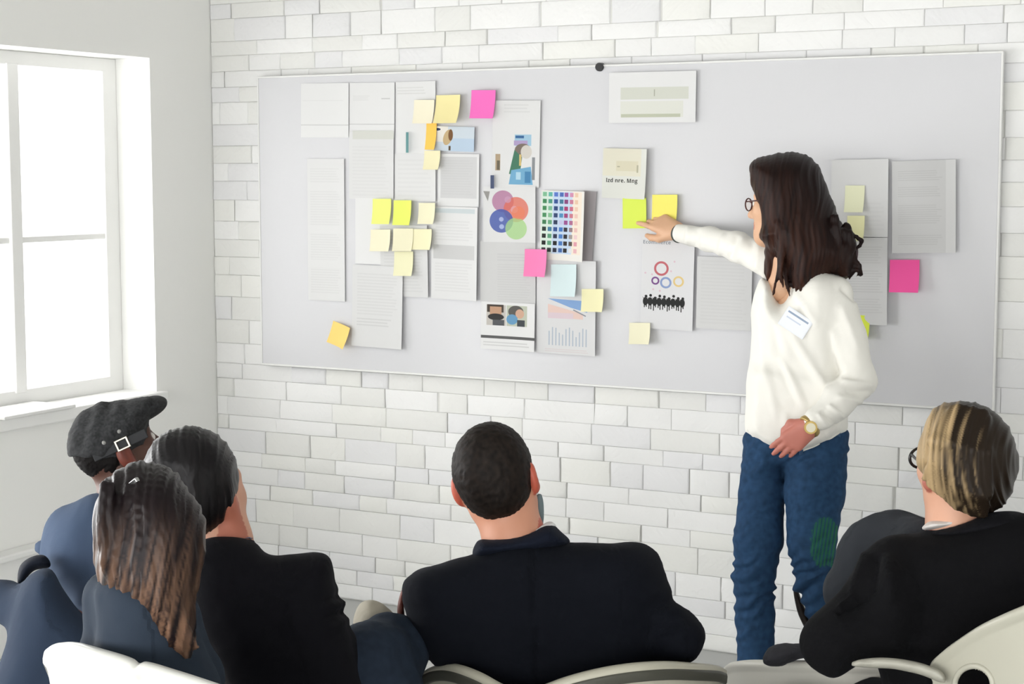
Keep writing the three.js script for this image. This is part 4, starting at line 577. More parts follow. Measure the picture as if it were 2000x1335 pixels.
// ---- dark-haired person in a black jacket, left of the middle
{
  const D = 3.12, P = (x, y, d = 0) => at(x, y, D + d), hip = P(540, 1440, 0.02).setY(0.5), face = V(-0.05, 0, -1).normalize();
  const who = thing('person', 'seated person with sleek black hair, black jacket and dark jeans', 'person', hip.clone().setY(0));
  const J = new Field(0.008);
  J.outline([[380, 1062], [362, 1080], [353, 1120], [358, 1170], [374, 1220], [402, 1275], [436, 1340], [455, 1460], [720, 1460], [700, 1300], [688, 1250], [676, 1218], [664, 1185], [653, 1150], [650, 1110], [641, 1086], [622, 1079], [580, 1081], [536, 1083], [517, 1078], [500, 1060], [470, 1050], [420, 1048]], { D, Tn: 0.12, Tf: 0.13, Rs: 0.1, tu: 0.25, tv: 0.1, ex: 2.3 }, 0.03);
  J.chain([P(596, 1140, 0.05), P(612, 1195, 0.06), P(656, 1285, 0.05), P(620, 1340, 0.36)], [0.046, 0.045, 0.04, 0.034], 0.03);
  J.chain([P(410, 1110, 0.0), P(420, 1220, 0.05), P(500, 1300, 0.36)], [0.055, 0.048, 0.034], 0.03);
  const jk = wpart('jacket', J.mesh({ disp: (x, y, z) => { const [u, v] = px(x, y, z); return 0.006 * fbm(u * 0.012, v * 0.014, 7, 3) + 0.006 * Math.sin(v * 0.17 + u * 0.06) * Math.exp(-(((u - 660) / 26) ** 2) - (((v - 1190) / 40) ** 2)); } }), clothMat('#0a0a10', 0.88, 0.22), who);
  const C = new Field(0.005);
  C.outline([[372, 1066], [392, 1050], [430, 1044], [470, 1047], [496, 1052], [500, 1062], [514, 1082], [470, 1090], [400, 1092], [366, 1088]], { D: D - 0.01, Tn: 0.075, Tf: 0.08, Rs: 0.03 }, 0.01).cap(P(430, 980), P(436, 1090), 0.055, 0.062, 0.01, 1);
  wpart('jacket_collar', C.mesh({ smooth: 1 }), clothMat('#12121d', 0.88, 0.3), jk);
  const S = new Field(0.004); S.outline([[400, 1046], [440, 1040], [480, 1043], [497, 1051], [480, 1056], [420, 1054]], { D, Tn: 0.062, Tf: 0.07, Rs: 0.02 }, 0.01).cap(P(430, 980), P(436, 1090), 0.052, 0.058, 0.006, 1);
  wpart('shirt_collar', S.mesh({ smooth: 1 }), std('#6d6a80', 0.8), who);
  const jeansM = clothMat('#ffffff', 0.88, 0.15, 0.0004), T = new Field(0.009), kn = P(765, 1262, 0.22), an = P(722, 1245, 0.42), hipR = P(640, 1420, 0.0), side = V(-1, 0, 0);
  T.chain([hipR.clone().setY(0.5), P(700, 1330, 0.1), kn.clone().add(V(0, -0.02, 0))], [0.1, 0.095, 0.068], 0.03).chain([kn, an], [0.066, 0.05], 0.03).ell(hip, [0.17, 0.1, 0.13], null, 0.05);
  T.outline([[690, 1235], [705, 1218], [730, 1212], [760, 1216], [785, 1232], [800, 1262], [812, 1300], [822, 1350], [826, 1420], [700, 1420], [690, 1320]], { D: D + 0.15, Tn: 0.08, Tf: 0.09, Rs: 0.07 }, 0.03);
  const fl = V(hip.x - 0.1, 0.1, hip.z - 0.52), kl = V(hip.x - 0.13, 0.53, hip.z - 0.4); T.chain([hip, kl, fl], [0.09, 0.068, 0.048], 0.03);
  wpart('trousers', T.mesh({ disp: folds(0.012, 12), color: (x, y, z) => lin('#26303e').map((c) => c * (0.85 + 0.4 * fbm(x * 70, y * 70, z * 70, 2))) }), jeansM, who, 'dark blue jeans');
  const cuff = new Field(0.005); cuff.outline([[688, 1240], [702, 1222], [724, 1214], [732, 1219], [712, 1230], [696, 1248]], { D: D + 0.2, Tn: 0.035, Rs: 0.008 }, 0.005); wpart('trouser_cuff', cuff.mesh({ smooth: 1 }), std('#9aa0a4', 0.8), who);
  const bt = new Field(0.006); bt.outline([[690, 1222], [694, 1196], [704, 1178], [722, 1170], [742, 1175], [760, 1188], [776, 1206], [782, 1226], [740, 1246], [700, 1242]], { D: D + 0.3, Tn: 0.06, Rs: 0.05 }, 0.02).cap(P(728, 1206, 0.22), P(742, 1226, 0.22), 0.012, 0.03, 0.01, 1);
  wpart('boot', bt.mesh({ disp: folds(0.004, 30) }), std('#a9a394', 0.85), who, 'beige suede boot');
  const S2 = new Field(0.008), toe = fl.clone().add(V(0, 0, -0.13)).setY(0.034); S2.cap(fl.clone().setY(0.045), toe, 0.036, 0.033, 0.02).cap(fl.clone().setY(0.06), fl, 0.036, 0.035, 0.03).add((x, y) => -y, [fl.x - 0.3, -0.2, fl.z - 0.3], [fl.x + 0.3, 0.3, fl.z + 0.3], 0, 2); wpart('boot', S2.mesh(), std('#a9a394', 0.85), who);
  const hs = 0.94, hc = P(383, 958, 0.0), B = axes(dirOf(0.5, 0.86, 0.02), UY.clone().addScaledVector(RH, -0.04)), HF = new Field(0.0035), L = headPrims(HF, hc, B, hs);
  HF.chain([P(415, 990, 0.0), P(436, 1060, -0.005), P(440, 1110, 0.01)], [0.052, 0.048, 0.05], 0.03);
  const hands = [P(620, 1340, 0.36), P(500, 1300, 0.36)].map((w, i) => { const e = i ? -1 : 1, F = new Field(0.004); handPrims(F, w, V(-e * 0.6, -0.1, -1), UY, e > 0 ? 1 : -1, [[0.3, 0.4, 0.3], [0.3, 0.4, 0.3], [0.3, 0.4, 0.3], [0.35, 0.4, 0.3]], 0.95); return [w, F]; });
  bodyMesh(who, { hip, waist: P(530, 1350), chest: P(510, 1220), neck: P(445, 1090), r: 0.7, arms: [[P(590, 1150, 0.05), P(650, 1285, 0.05), hands[0][0]], [P(440, 1140, 0.03), P(432, 1220, 0.06), hands[1][0]]], legs: [[hip, kn, an], [hip, kl, fl]] }, HF, headColor(hc, B, hs, '#cf9a80', '#a85844'), 0.014, hands.map((h) => h[1]));
  eyes(who, L);
  const hair = new Field(0.0045);
  hair.outline([[284, 912], [289, 880], [305, 857], [335, 841], [370, 835], [405, 843], [432, 863], [451, 890], [461, 922], [464, 955], [457, 990], [448, 1014], [432, 1034], [410, 1050], [375, 1058], [330, 1040], [300, 985]], { D: D - 0.01, Tn: 0.105, Tf: 0.07, Rs: 0.08 }, 0.01); scalp(hair, L, B, hs); freeFace(hair, L, B, hs);
  wpart('hair', hair.mesh({ smooth: 1, disp: strand(0.14, 0.005, 0.0035, 3), color: (x, y, z) => { const [u, v] = px(x, y, z), n = 0.5 + noise(u * 0.16, v * 0.008, 6); return lin('#131214').map((c, i) => c + ([0.006, 0.005, 0.005][i]) * n); } }), hairMat(0.36), who, 'sleek black hair');
}

// ---- woman with long hair, front left
{
  const D = 2.68, P = (x, y, d = 0) => at(x, y, D + d), hip = P(340, 1560, 0.03).setY(0.5), face = V(-0.3, 0, -1).normalize();
  const who = thing('person', 'seated woman with long dark brown hair lightening to its ends, slate jacket', 'person', hip.clone().setY(0));
  const J = new Field(0.008);
  J.outline([[190, 1135], [182, 1160], [179, 1210], [178, 1270], [172, 1340], [175, 1480], [230, 1580], [430, 1580], [452, 1480], [438, 1380], [424, 1315], [396, 1250], [372, 1180], [345, 1115], [270, 1100], [220, 1115]], { D, Tn: 0.11, Tf: 0.12, Rs: 0.085, tu: 0.15, tv: 0.08 }, 0.03);
  J.chain([P(215, 1165, 0.02), P(212, 1290, 0.06), P(270, 1390, 0.38)], [0.046, 0.044, 0.034], 0.03).chain([P(345, 1200, 0.05), P(385, 1320, 0.1), P(380, 1400, 0.38)], [0.04, 0.038, 0.034], 0.03);
  wpart('jacket', J.mesh({ disp: folds(0.012, 8) }), clothMat('#2b3440', 0.88, 0.3), who);
  const { K, A } = seated(who, hip, face, { trousers: clothMat('#1c2129'), shoe: std('#1a1614', 0.4) });
  const hs = 0.86, hc = P(288, 1034, 0.01), B = axes(dirOf(0.3, 0.94, 0.05), UY.clone().addScaledVector(RH, -0.05)), HF = new Field(0.004), L = headPrims(HF, hc, B, hs);
  HF.chain([P(292, 1040, 0.0), P(294, 1110, 0.0), P(292, 1160, 0.02)], [0.046, 0.044, 0.05], 0.03);
  const hands = [P(380, 1400, 0.38), P(270, 1390, 0.38)].map((w, i) => { const e = i ? -1 : 1, F = new Field(0.004); handPrims(F, w, face.clone().add(V(-e * 0.5, -0.1, 0)), UY, e > 0 ? 1 : -1, [[0.3, 0.4, 0.3], [0.3, 0.4, 0.3], [0.3, 0.4, 0.3], [0.35, 0.4, 0.3]], 0.92); return [w, F]; });
  bodyMesh(who, { hip, r: 0.7, waist: P(310, 1450, 0.02), chest: P(290, 1300, 0.02), neck: P(298, 1150), arms: [[P(330, 1215, 0.06), P(375, 1330, 0.12), hands[0][0]], [P(215, 1165, 0.02), P(212, 1290, 0.06), hands[1][0]]], legs: [0, 1].map((i) => [hip, K[i], A[i]]) }, HF, headColor(hc, B, hs, '#cf9a80', '#a85844'), 0.014, hands.map((h) => h[1]));
  eyes(who, L, '#3b2a1c', hs);
  const hair = new Field(0.0045);
  hair.outline([[285, 908], [256, 912], [230, 925], [208, 948], [199, 980], [190, 1010], [183, 1045], [182, 1085], [188, 1125], [199, 1160], [218, 1192], [240, 1215], [266, 1238], [295, 1262], [335, 1290], [372, 1300], [384, 1260], [382, 1190], [394, 1120], [403, 1055], [398, 1005], [374, 962], [346, 930], [318, 913]], { D: D - 0.005, Tn: 0.115, Tf: 0.06, Rs: 0.085, tv: -0.12, vc: 1000 }, 0.012); scalp(hair, L, B, hs);
  for (let i = 0; i < 30; i++) { const t = i / 29, x = 190 + t * 150, yb = 1110 + 150 * Math.pow(t, 0.6) + rr(-14, 14), xt = 215 + t * 130; hair.chain([P(xt - 10 + rr(-6, 6), yb - 150, -0.09), P(xt - 18 * (1 - t) + rr(-5, 5), yb - 70, -0.1), P(x + 14 + t * 25 + rr(-4, 8), yb, -0.085)], [0.012, 0.009, 0.0035], 0.006); }
  freeFace(hair, L, B, hs);
  wpart('hair', hair.mesh({ smooth: 1, disp: strand(0.12, 0.005, 0.0045, 2), color: (x, y, z) => { const [u, v] = px(x, y, z), e = Math.max(0, Math.min(1, (v - 930) / 200)) * Math.max(0, Math.min(1, 0.12 + (v - 1000) / 300)), n = Math.max(0, Math.min(1, 0.42 + 1.5 * noise(u * 0.14 + v * 0.03, v * 0.006, 4))); const a = lin('#1a1416'), b = lin('#7d5f4c'); return a.map((c, i) => c + (b[i] - c) * Math.min(1, e * n * 1.2)); } }), hairMat(0.38), who, 'long dark hair with light brown ends');
  const cl = surf(who.getObjectByName('hair'), 262, 941); if (cl) wpart('hair_clip', rbox(-0.009, 0.009, -0.004, 0.004, -0.004, 0.004, 0.002).rotateZ(0.6).translate(cl.p.x, cl.p.y, cl.p.z), M.chrome, who, 'small silver hair clip');
}

// ---- man with the flat cap, far left
{
  const D = 4.0, P = (x, y, d = 0) => at(x, y, D + d), hip = P(230, 1330, 0.05).setY(0.5), face = V(0.35, 0, -0.93).normalize();
  const who = thing('person', 'seated man in a dark tweed flat cap and blue grey jacket', 'person', hip.clone().setY(0));
  const J = new Field(0.009);
  J.outline([[196, 962], [160, 972], [124, 996], [103, 1022], [92, 1050], [92, 1085], [103, 1118], [124, 1152], [150, 1184], [182, 1212], [190, 1290], [240, 1360], [330, 1360], [360, 1200], [345, 1080], [300, 1000], [250, 960]], { D, Tn: 0.13, Tf: 0.13, Rs: 0.1, tu: 0.2 }, 0.03);
  J.chain([P(135, 1035, 0.0), P(130, 1080, 0.02), P(190, 1180, 0.05), P(290, 1215, 0.3)], [0.055, 0.05, 0.046, 0.035], 0.03).chain([P(320, 1060, 0.15), P(345, 1160, 0.2), P(300, 1225, 0.4)], [0.055, 0.047, 0.035], 0.03);
  J.cap(P(82, 1068, 0.1), P(100, 1075, 0.08), 0.018, 0.02, 0.01);
  const jk = wpart('jacket', J.mesh({ disp: (x, y, z) => { const [u, v] = px(x, y, z); return 0.008 * fbm(u * 0.02 + v * 0.01, v * 0.008, 5, 3); } }), clothMat('#414f65', 0.9, 0.35), who);
  const C = new Field(0.006); C.outline([[190, 972], [205, 950], [245, 940], [290, 952], [310, 985], [250, 990]], { D: D - 0.005, Tn: 0.075, Tf: 0.08, Rs: 0.03 }, 0.01).cap(P(240, 900), P(250, 1000), 0.055, 0.062, 0.01, 1); wpart('jacket_collar', C.mesh({ smooth: 1 }), clothMat('#46566f', 0.9, 0.35), jk);
  // trousers: the near thigh is raised towards the photographer's side
  const T = new Field(0.01);
  T.outline([[100, 1110], [66, 1118], [42, 1145], [27, 1190], [14, 1250], [-6, 1320], [-24, 1420], [-20, 1500], [170, 1500], [215, 1400], [210, 1290], [186, 1226], [152, 1188], [124, 1148]], { D: 3.72, Tn: 0.12, Tf: 0.13, Rs: 0.08 }, 0.03);
  T.chain([hip, at(160, 1330, 3.85)], [0.12, 0.1], 0.05).chain([at(-40, 1160, 3.86), at(0, 1172, 3.82), at(50, 1190, 3.76)], [0.04, 0.042, 0.05], 0.03);
  const fA = at(60, 1500, 3.75).setY(0.1), fB = hip.clone().addScaledVector(face, 0.45).setY(0.1), kB = hip.clone().addScaledVector(face, 0.42).setY(0.53); T.chain([hip, kB, fB], [0.1, 0.07, 0.05], 0.03).chain([at(70, 1400, 3.72), fA], [0.1, 0.05], 0.05);
  wpart('trousers', T.mesh({ disp: folds(0.012, 7, 1, 0.6) }), clothMat('#2a3546', 0.9, 0.35), who, 'slate blue trousers');
  const ln = new Field(0.006); ln.outline([[34, 1126], [40, 1102], [62, 1086], [86, 1083], [98, 1096], [98, 1108], [66, 1114], [44, 1140], [36, 1150]], { D: 3.84, Tn: 0.04, Tf: 0.08, Rs: 0.025 }, 0.01); wpart('jacket_lining', ln.mesh({}), clothMat('#121722', 0.8), jk, 'black lining of the open jacket');
  for (const f of [fA, fB]) { const S2 = new Field(0.008), toe = f.clone().addScaledVector(face, 0.13).setY(0.034); S2.cap(f.clone().setY(0.045), toe, 0.036, 0.033, 0.02).cap(f.clone().setY(0.06), f, 0.036, 0.035, 0.03).add((x, y) => -y, [f.x - 0.3, -0.2, f.z - 0.3], [f.x + 0.3, 0.3, f.z + 0.3], 0, 2); wpart('shoe', S2.mesh(), std('#1a1614', 0.4), who); }
  const hs = 0.93, hc = P(231, 878, 0.0), B = axes(dirOf(0.84, 0.5, 0.36), UY.clone().addScaledVector(RH, -0.3)), HF = new Field(0.0035), L = headPrims(HF, hc, B, hs);
  HF.chain([P(232, 900, 0.0), P(244, 960, 0.0), P(252, 1010, 0)], [0.056, 0.056, 0.08], 0.03);
  const hands = [P(300, 1225, 0.4), P(290, 1215, 0.3)].map((w, i) => { const e = i ? -1 : 1, F = new Field(0.004); handPrims(F, w, face.clone().add(V(-e * 0.4, -0.2, 0)), UY, e > 0 ? 1 : -1, [[0.3, 0.4, 0.3], [0.3, 0.4, 0.3], [0.3, 0.4, 0.3], [0.35, 0.4, 0.3]], 1); return [w, F]; });
  bodyMesh(who, { hip, waist: P(245, 1240), chest: P(240, 1110), neck: P(248, 985), arms: [[P(320, 1060, 0.15), P(345, 1160, 0.2), hands[0][0]], [P(135, 1035), P(190, 1180, 0.05), hands[1][0]]], legs: [[hip, kB, fB], [hip, at(80, 1180, 3.75), fA]] }, HF, headColor(hc, B, hs, '#4a2c20', '#6e2f22'), 0.014, hands.map((h) => h[1]));
  eyes(who, L, '#20140d');
  const hair = new Field(0.0045); hair.outline([[175, 893], [184, 912], [198, 928], [218, 938], [236, 930], [246, 912], [252, 896], [242, 876], [200, 868]], { D, Tn: 0.08, Tf: 0.08, Rs: 0.05 }, 0.01); scalp(hair, L, B, hs, 0.003); hair.ell(L(0, -0.045, 0.07), [0.1, 0.115, 0.095], B, 0.012, 1);
  wpart('hair', hair.mesh({ smooth: 1, disp: (x, y, z) => 0.0025 * noise(x * 160, y * 160, z * 160), color: () => lin('#0f0c0b') }), hairMat(0.7), who);
  const cap = new Field(0.0045);
  cap.outline([[148, 852], [150, 832], [166, 811], [194, 795], [234, 783], [268, 777], [296, 775], [300, 800], [290, 820], [280, 846], [264, 868], [242, 886], [222, 894], [203, 908], [184, 911], [168, 903], [154, 884]], { D: D - 0.0, Tn: 0.102, Tf: 0.102, Rs: 0.07, ex: 2.4 }, 0.015); scalp(cap, L, B, hs, 0.011); cap.add((x, y, z) => -0.006 - (B[1].x * (x - hc.x) + B[1].y * (y - hc.y) + B[1].z * (z - hc.z)) - 0.5 * Math.min(0, B[2].x * (x - hc.x) + B[2].y * (y - hc.y) + B[2].z * (z - hc.z) + 0.03), [hc.x - 0.3, hc.y - 0.3, hc.z - 0.3], [hc.x + 0.3, hc.y + 0.3, hc.z + 0.3], 0, 2);
  const seam = (x, y, z) => { const [u, v] = px(x, y, z); return 0.002 * Math.sin((u - 190) * 0.18 + (v - 780) * 0.05) * Math.exp(-(((u - 190) / 60) ** 2)) + 0.003 * fbm(x * 60, y * 60, z * 60, 3); };
  const tw = (x, y, z) => { const n = 0.75 + 0.9 * noise(x * 420, y * 420, z * 420) + 0.4 * noise(x * 90, y * 60, z * 90); return lin('#2c2d2f').map((c) => c * Math.max(0.3, n)); };
  const cp = wpart('flat_cap', cap.mesh({ smooth: 1, disp: seam, color: tw }), phy('#ffffff', 0.95, { vertexColors: true }), who, 'charcoal tweed flat cap');
  const vz = new Field(0.004); vz.outline([[262, 785], [300, 772], [322, 776], [327, 788], [318, 802], [298, 816], [284, 822], [276, 812]], { D: D + 0.02, Tn: 0.085, Tf: 0.085, Rs: 0.04 }, 0.01); wpart('visor', vz.mesh({ smooth: 1, color: tw }), phy('#ffffff', 0.95, { vertexColors: true }), cp);
  const hb = surf(cp, 241, 866);
  if (hb) {
    const n = FW.clone().negate(), X = dirOf(0.9, 0, 0.42), Y = n.clone().cross(X).normalize(), X2 = Y.clone().cross(n).normalize(), m = basisAt(hb.p.clone().addScaledVector(n, 0.006), X2, Y, n);
    const strap = rbox(-0.075, 0.06, -0.011, 0.011, -0.003, 0.002, 0.002).applyMatrix4(m); wpart('cap_strap', strap, std('#222326', 0.8), cp);
    const bk = [rbox(-0.015, 0.015, 0.009, 0.013, -0.001, 0.006, 0.001), rbox(-0.015, 0.015, -0.013, -0.009, -0.001, 0.006, 0.001), rbox(-0.016, -0.0115, -0.013, 0.013, -0.001, 0.006, 0.001), rbox(0.0115, 0.016, -0.013, 0.013, -0.001, 0.006, 0.001)]; wpart('buckle', mergeGeometries(bk).applyMatrix4(m), std('#b9b3a4', 0.35, { metalness: 0.6 }), cp, 'square metal buckle');
    for (const [x, y] of [[233, 842], [203, 864]]) { const h = surf(cp, x, y); if (h) wpart('stud', new THREE.SphereGeometry(0.005, 12, 8).translate(h.p.x, h.p.y, h.p.z), std('#8b8b88', 0.5), cp); }
  }
}

// ---- blonde woman, right
{
  const D = 3.15, P = (x, y, d = 0) => at(x, y, D + d), hip = P(1880, 1430, 0.0).setY(0.5), face = V(-0.8, 0, -0.6).normalize();
  const who = thing('person', 'seated woman with a short blonde bob and black jacket', 'person', hip.clone().setY(0));
  const J = new Field(0.008);
  J.outline([[2080, 1010], [2020, 1002], [1960, 1004], [1900, 1016], [1840, 1028], [1780, 1042], [1728, 1058], [1698, 1080], [1684, 1115], [1680, 1160], [1690, 1230], [1720, 1320], [1760, 1460], [2100, 1460], [2180, 1300], [2190, 1150], [2150, 1050]], { D, Tn: 0.13, Tf: 0.13, Rs: 0.1, tu: -0.15, tv: 0.08 }, 0.03);
  J.outline([[1712, 1120], [1690, 1165], [1664, 1182], [1632, 1182], [1606, 1196], [1580, 1224], [1569, 1252], [1576, 1280], [1598, 1304], [1618, 1320], [1636, 1322], [1664, 1304], [1705, 1288], [1765, 1278], [1800, 1210], [1790, 1140], [1750, 1100]], { D: D - 0.07, Tn: 0.07, Tf: 0.08, Rs: 0.05 }, 0.03);
  J.chain([P(1745, 1110, -0.02), P(1620, 1255, -0.07), P(1650, 1215, 0.2)], [0.055, 0.042, 0.034], 0.03).chain([P(2110, 1080, -0.05), P(2130, 1230, -0.1), P(1990, 1290, 0.15)], [0.06, 0.05, 0.036], 0.03);
  const FC = [[1690, 1085, 1664, 1160, 9, 1], [1712, 1090, 1705, 1150, 8, -1], [1735, 1095, 1740, 1170, 10, 0.8], [1665, 1170, 1640, 1188, 5, 1.2], [1690, 1168, 1640, 1196, 5, -1]];
  const ge = (u, v, [x0, y0, x1, y1, w, k]) => { const dx = x1 - x0, dy = y1 - y0, t = Math.max(0, Math.min(1, ((u - x0) * dx + (v - y0) * dy) / (dx * dx + dy * dy))), d = Math.hypot(u - x0 - dx * t, v - y0 - dy * t); return k * Math.exp(-d * d / (w * w)); };
  wpart('jacket', J.mesh({ disp: (x, y, z) => { const [u, v] = px(x, y, z); let s = 0.006 * fbm(u * 0.01, v * 0.01, 4, 3); for (const f of FC) s += 0.008 * ge(u, v, f); return s; } }), clothMat('#08080b', 0.88, 0.22), who);
  const SL = new Field(0.007);
  SL.chain([P(1815, 1075, 0.06), P(1760, 1060, 0.17), P(1700, 1070, 0.2)], [0.06, 0.055, 0.055], 0.03);
  SL.outline([[1800, 1034], [1782, 1018], [1742, 1006], [1704, 1012], [1668, 1032], [1648, 1058], [1635, 1092], [1633, 1136], [1637, 1170], [1658, 1184], [1700, 1160], [1740, 1110], [1790, 1070]], { D: D + 0.2, Tn: 0.06, Tf: 0.06, Rs: 0.055 }, 0.03).cap(P(1652, 1150, 0.2), P(1680, 1230, 0.24), 0.045, 0.036, 0.03);
  wpart('lit_far_sleeve', SL.mesh({ disp: folds(0.01, 14) }), clothMat('#33363b', 0.88, 0.35), who);  // same black jacket; the lighter grey paints the light on this sleeve
  const S = new Field(0.004); S.outline([[1802, 1034], [1808, 1022], [1826, 1014], [1880, 1010], [1892, 1020], [1850, 1034]], { D: D + 0.0, Tn: 0.06, Tf: 0.07, Rs: 0.02 }, 0.01); wpart('shirt_collar', S.mesh({ smooth: 1 }), std('#d9d4d0', 0.8), who);
  const JC = new Field(0.005); JC.outline([[1812, 1040], [1850, 1026], [1892, 1012], [1935, 1000], [1985, 998], [2010, 1012], [1990, 1045], [1920, 1056], [1850, 1056]], { D: D - 0.01, Tn: 0.085, Tf: 0.09, Rs: 0.03, uc: 1910 }, 0.01).cap(P(1862, 950), P(1862, 1090), 0.05, 0.052, 0.006, 1); wpart('jacket_collar', JC.mesh({ smooth: 1 }), clothMat('#0f0f13', 0.88, 0.22), who);
  const { K, A } = seated(who, hip, face, { trousers: clothMat('#17181b'), shoe: std('#141213', 0.35), spread: 0.1 });
  const hs = 0.92, hc = P(1882, 908, 0.0), B = axes(dirOf(-0.3, 0.95, 0.02), UY.clone()), HF = new Field(0.0035), L = headPrims(HF, hc, B, hs);
  HF.chain([P(1872, 940, 0.0), P(1860, 1030, 0.0), P(1864, 1080, 0)], [0.048, 0.042, 0.06], 0.03);
  const hands = [1, -1].map((e) => { const w = e > 0 ? P(1655, 1205, 0.21) : P(1985, 1292, 0.17), F = new Field(0.004); handPrims(F, w, e > 0 ? dirOf(0.3, 0.8, -0.5) : dirOf(-0.8, 0.5, -0.3), UY.clone().addScaledVector(FW, -0.5), e > 0 ? -1 : 1, [[0.3, 0.4, 0.3], [0.3, 0.4, 0.3], [0.3, 0.4, 0.3], [0.35, 0.4, 0.3]], 0.93); return [w, F]; });
  bodyMesh(who, { r: 0.7, hip, waist: P(1890, 1330), chest: P(1890, 1200), neck: P(1866, 1060), arms: [[P(1745, 1110, -0.02), P(1620, 1255, -0.07), hands[0][0]], [P(2110, 1080, -0.05), P(2130, 1230, -0.1), hands[1][0]]], legs: [0, 1].map((i) => [hip, K[i], A[i]]) }, HF, headColor(hc, B, hs, '#d3a085', '#b0584c'), 0.014, hands.map((h) => h[1]));
  eyes(who, L, '#4a5a62', hs);
  const hair = new Field(0.0037);
  hair.outline([[1855, 784], [1832, 791], [1814, 809], [1802, 840], [1792, 872], [1788, 902], [1802, 926], [1824, 944], [1848, 966], [1872, 990], [1898, 1005], [1926, 1004], [1954, 992], [1974, 968], [1986, 935], [1989, 900], [1984, 866], [1970, 836], [1946, 809], [1914, 791], [1884, 785]], { D: D - 0.01, Tn: 0.108, Tf: 0.085, Rs: 0.085 }, 0.01); scalp(hair, L, B, hs);
  for (let i = 0; i < 22; i++) { const t = i / 21, xe = 1806 + t * 120, ye = 935 + 70 * Math.sin(t * 1.7); hair.chain([P(1862 + t * 60, 800 + t * 12, -0.075), P(1830 + t * 95 + rr(-8, 8), 860 + t * 25, -0.105), P(xe + 20 - t * 20, ye - 40, -0.1), P(xe + rr(-4, 6), ye, -0.075)], [0.01, 0.012, 0.01, 0.004], 0.008); }
  freeFace(hair, L, B, hs);
  wpart('hair', hair.mesh({ smooth: 1, disp: (x, y, z) => { const [u, v] = px(x, y, z), r = Math.hypot(u - 2120, v - 900); return 0.003 * (noise(r * 0.11 + 0.5 * noise(u * 0.02, v * 0.02, 1), Math.atan2(v - 900, 2120 - u) * 1.5, 4) + 0.5 * noise(r * 0.24, v * 0.01, 9)); }, color: (x, y, z) => { const [u, v] = px(x, y, z), r = Math.hypot(u - 2120, v - 900), n = 0.5 + 0.75 * noise(r * 0.1, Math.atan2(v - 900, 2120 - u) * 2, 7) + 0.45 * noise(r * 0.3, v * 0.01, 2), t = Math.max(0, Math.min(1, (1880 - u + (v - 880) * 0.1) / 95 + (n - 0.5) * 1.35)), a = lin('#241c15'), b = lin('#b79d76'); return a.map((c, i) => c + (b[i] - c) * t); } }), hairMat(0.42), who, 'streaked blonde hair, pale at the left and dark towards the right');  // colour runs from pale at the left to dark at the right
  const rim = (e) => new THREE.TorusGeometry(0.022, 0.0028, 8, 28).scale(1.15, 0.9, 1).applyMatrix4(basisAt(L(e * 0.032, -0.002, 0.106), B[0], B[1], B[2])), temple = (e) => tube([L(e * 0.057, 0.006, 0.104), L(e * 0.076, 0.006, 0.05), L(e * 0.083, 0.004, 0.0)], 0.0028, 12, 6);
  const sp = wpart('spectacles', mergeGeometries([rim(-1), rim(1), temple(-1), temple(1), tube([L(-0.008, 0.006, 0.11), L(0, 0.009, 0.114), L(0.008, 0.006, 0.11)], 0.0026, 8, 6)]), std('#14110f', 0.35), who, 'dark rimmed spectacles');
  for (const e of [-1, 1]) wpart('lens', new THREE.CircleGeometry(0.0215, 24).scale(1.15, 0.9, 1).applyMatrix4(basisAt(L(e * 0.032, -0.002, 0.106), B[0], B[1], B[2])), M.glass, sp);
}

// ------------------------------------------------------------------ chairs
const chairGeo = (() => {
  const R = 0.42, z0 = -0.2 + R;
  const back = (hole) => { const F = new Field(0.0055), f = (x, y, z) => { const zz = z + (y - 0.42) * 0.22, rad = Math.hypot(x, zz - z0), arc = R * Math.atan2(x, z0 - zz); const rr2 = 0.11, qx = Math.max(Math.abs(arc) - 0.235 + rr2, 0), qy = Math.max(Math.abs(y - 0.61) - 0.19 + rr2, 0); let d = Math.hypot(qx, qy) - rr2; if (hole) { const hx = Math.max(Math.abs(arc) - 0.1, 0); d = Math.max(d, 0.045 - Math.hypot(hx, y - 0.505)); } const t = Math.abs(rad - R) - 0.0085, k = 0.01, m = Math.max(k - Math.abs(d - t), 0) / k; return Math.max(d, t) + m * m * k / 4; }; return F.add(f, [-0.26, 0.41, -0.32], [0.26, 0.81, 0.1], 0).mesh({ smooth: 1 }); };
  const S = new Field(0.006); S.add((x, y, z) => { const r = 0.1, qx = Math.max(Math.abs(x) - 0.225 + r, 0), qz = Math.max(Math.abs(z - 0.02) - 0.22 + r, 0), d = Math.hypot(qx, qz) - r, t = Math.abs(y - 0.425 - 0.25 * x * x + 0.12 * Math.max(0, z - 0.1) ** 2 * 10) - 0.009, k = 0.01, m = Math.max(k - Math.abs(d - t), 0) / k; return Math.max(d, t) + m * m * k / 4; }, [-0.24, 0.38, -0.22], [0.24, 0.46, 0.26], 0);
  const leg = (sx, sz) => tube([V(sx * 0.13, 0.41, sz * 0.1), V(sx * 0.17, 0.36, sz * 0.15), V(sx * 0.2, 0.0, sz * 0.2)], 0.0085, 20, 10);
  return { solid: back(false), seat: S.mesh({ smooth: 1 }), legs: [[1, 1], [1, -1], [-1, 1], [-1, -1]].map(([a, b]) => leg(a, b)) };
})();
const chairMat = phy('#d3d3ce', 0.32, { clearcoat: 0.2, clearcoatRoughness: 0.3 });
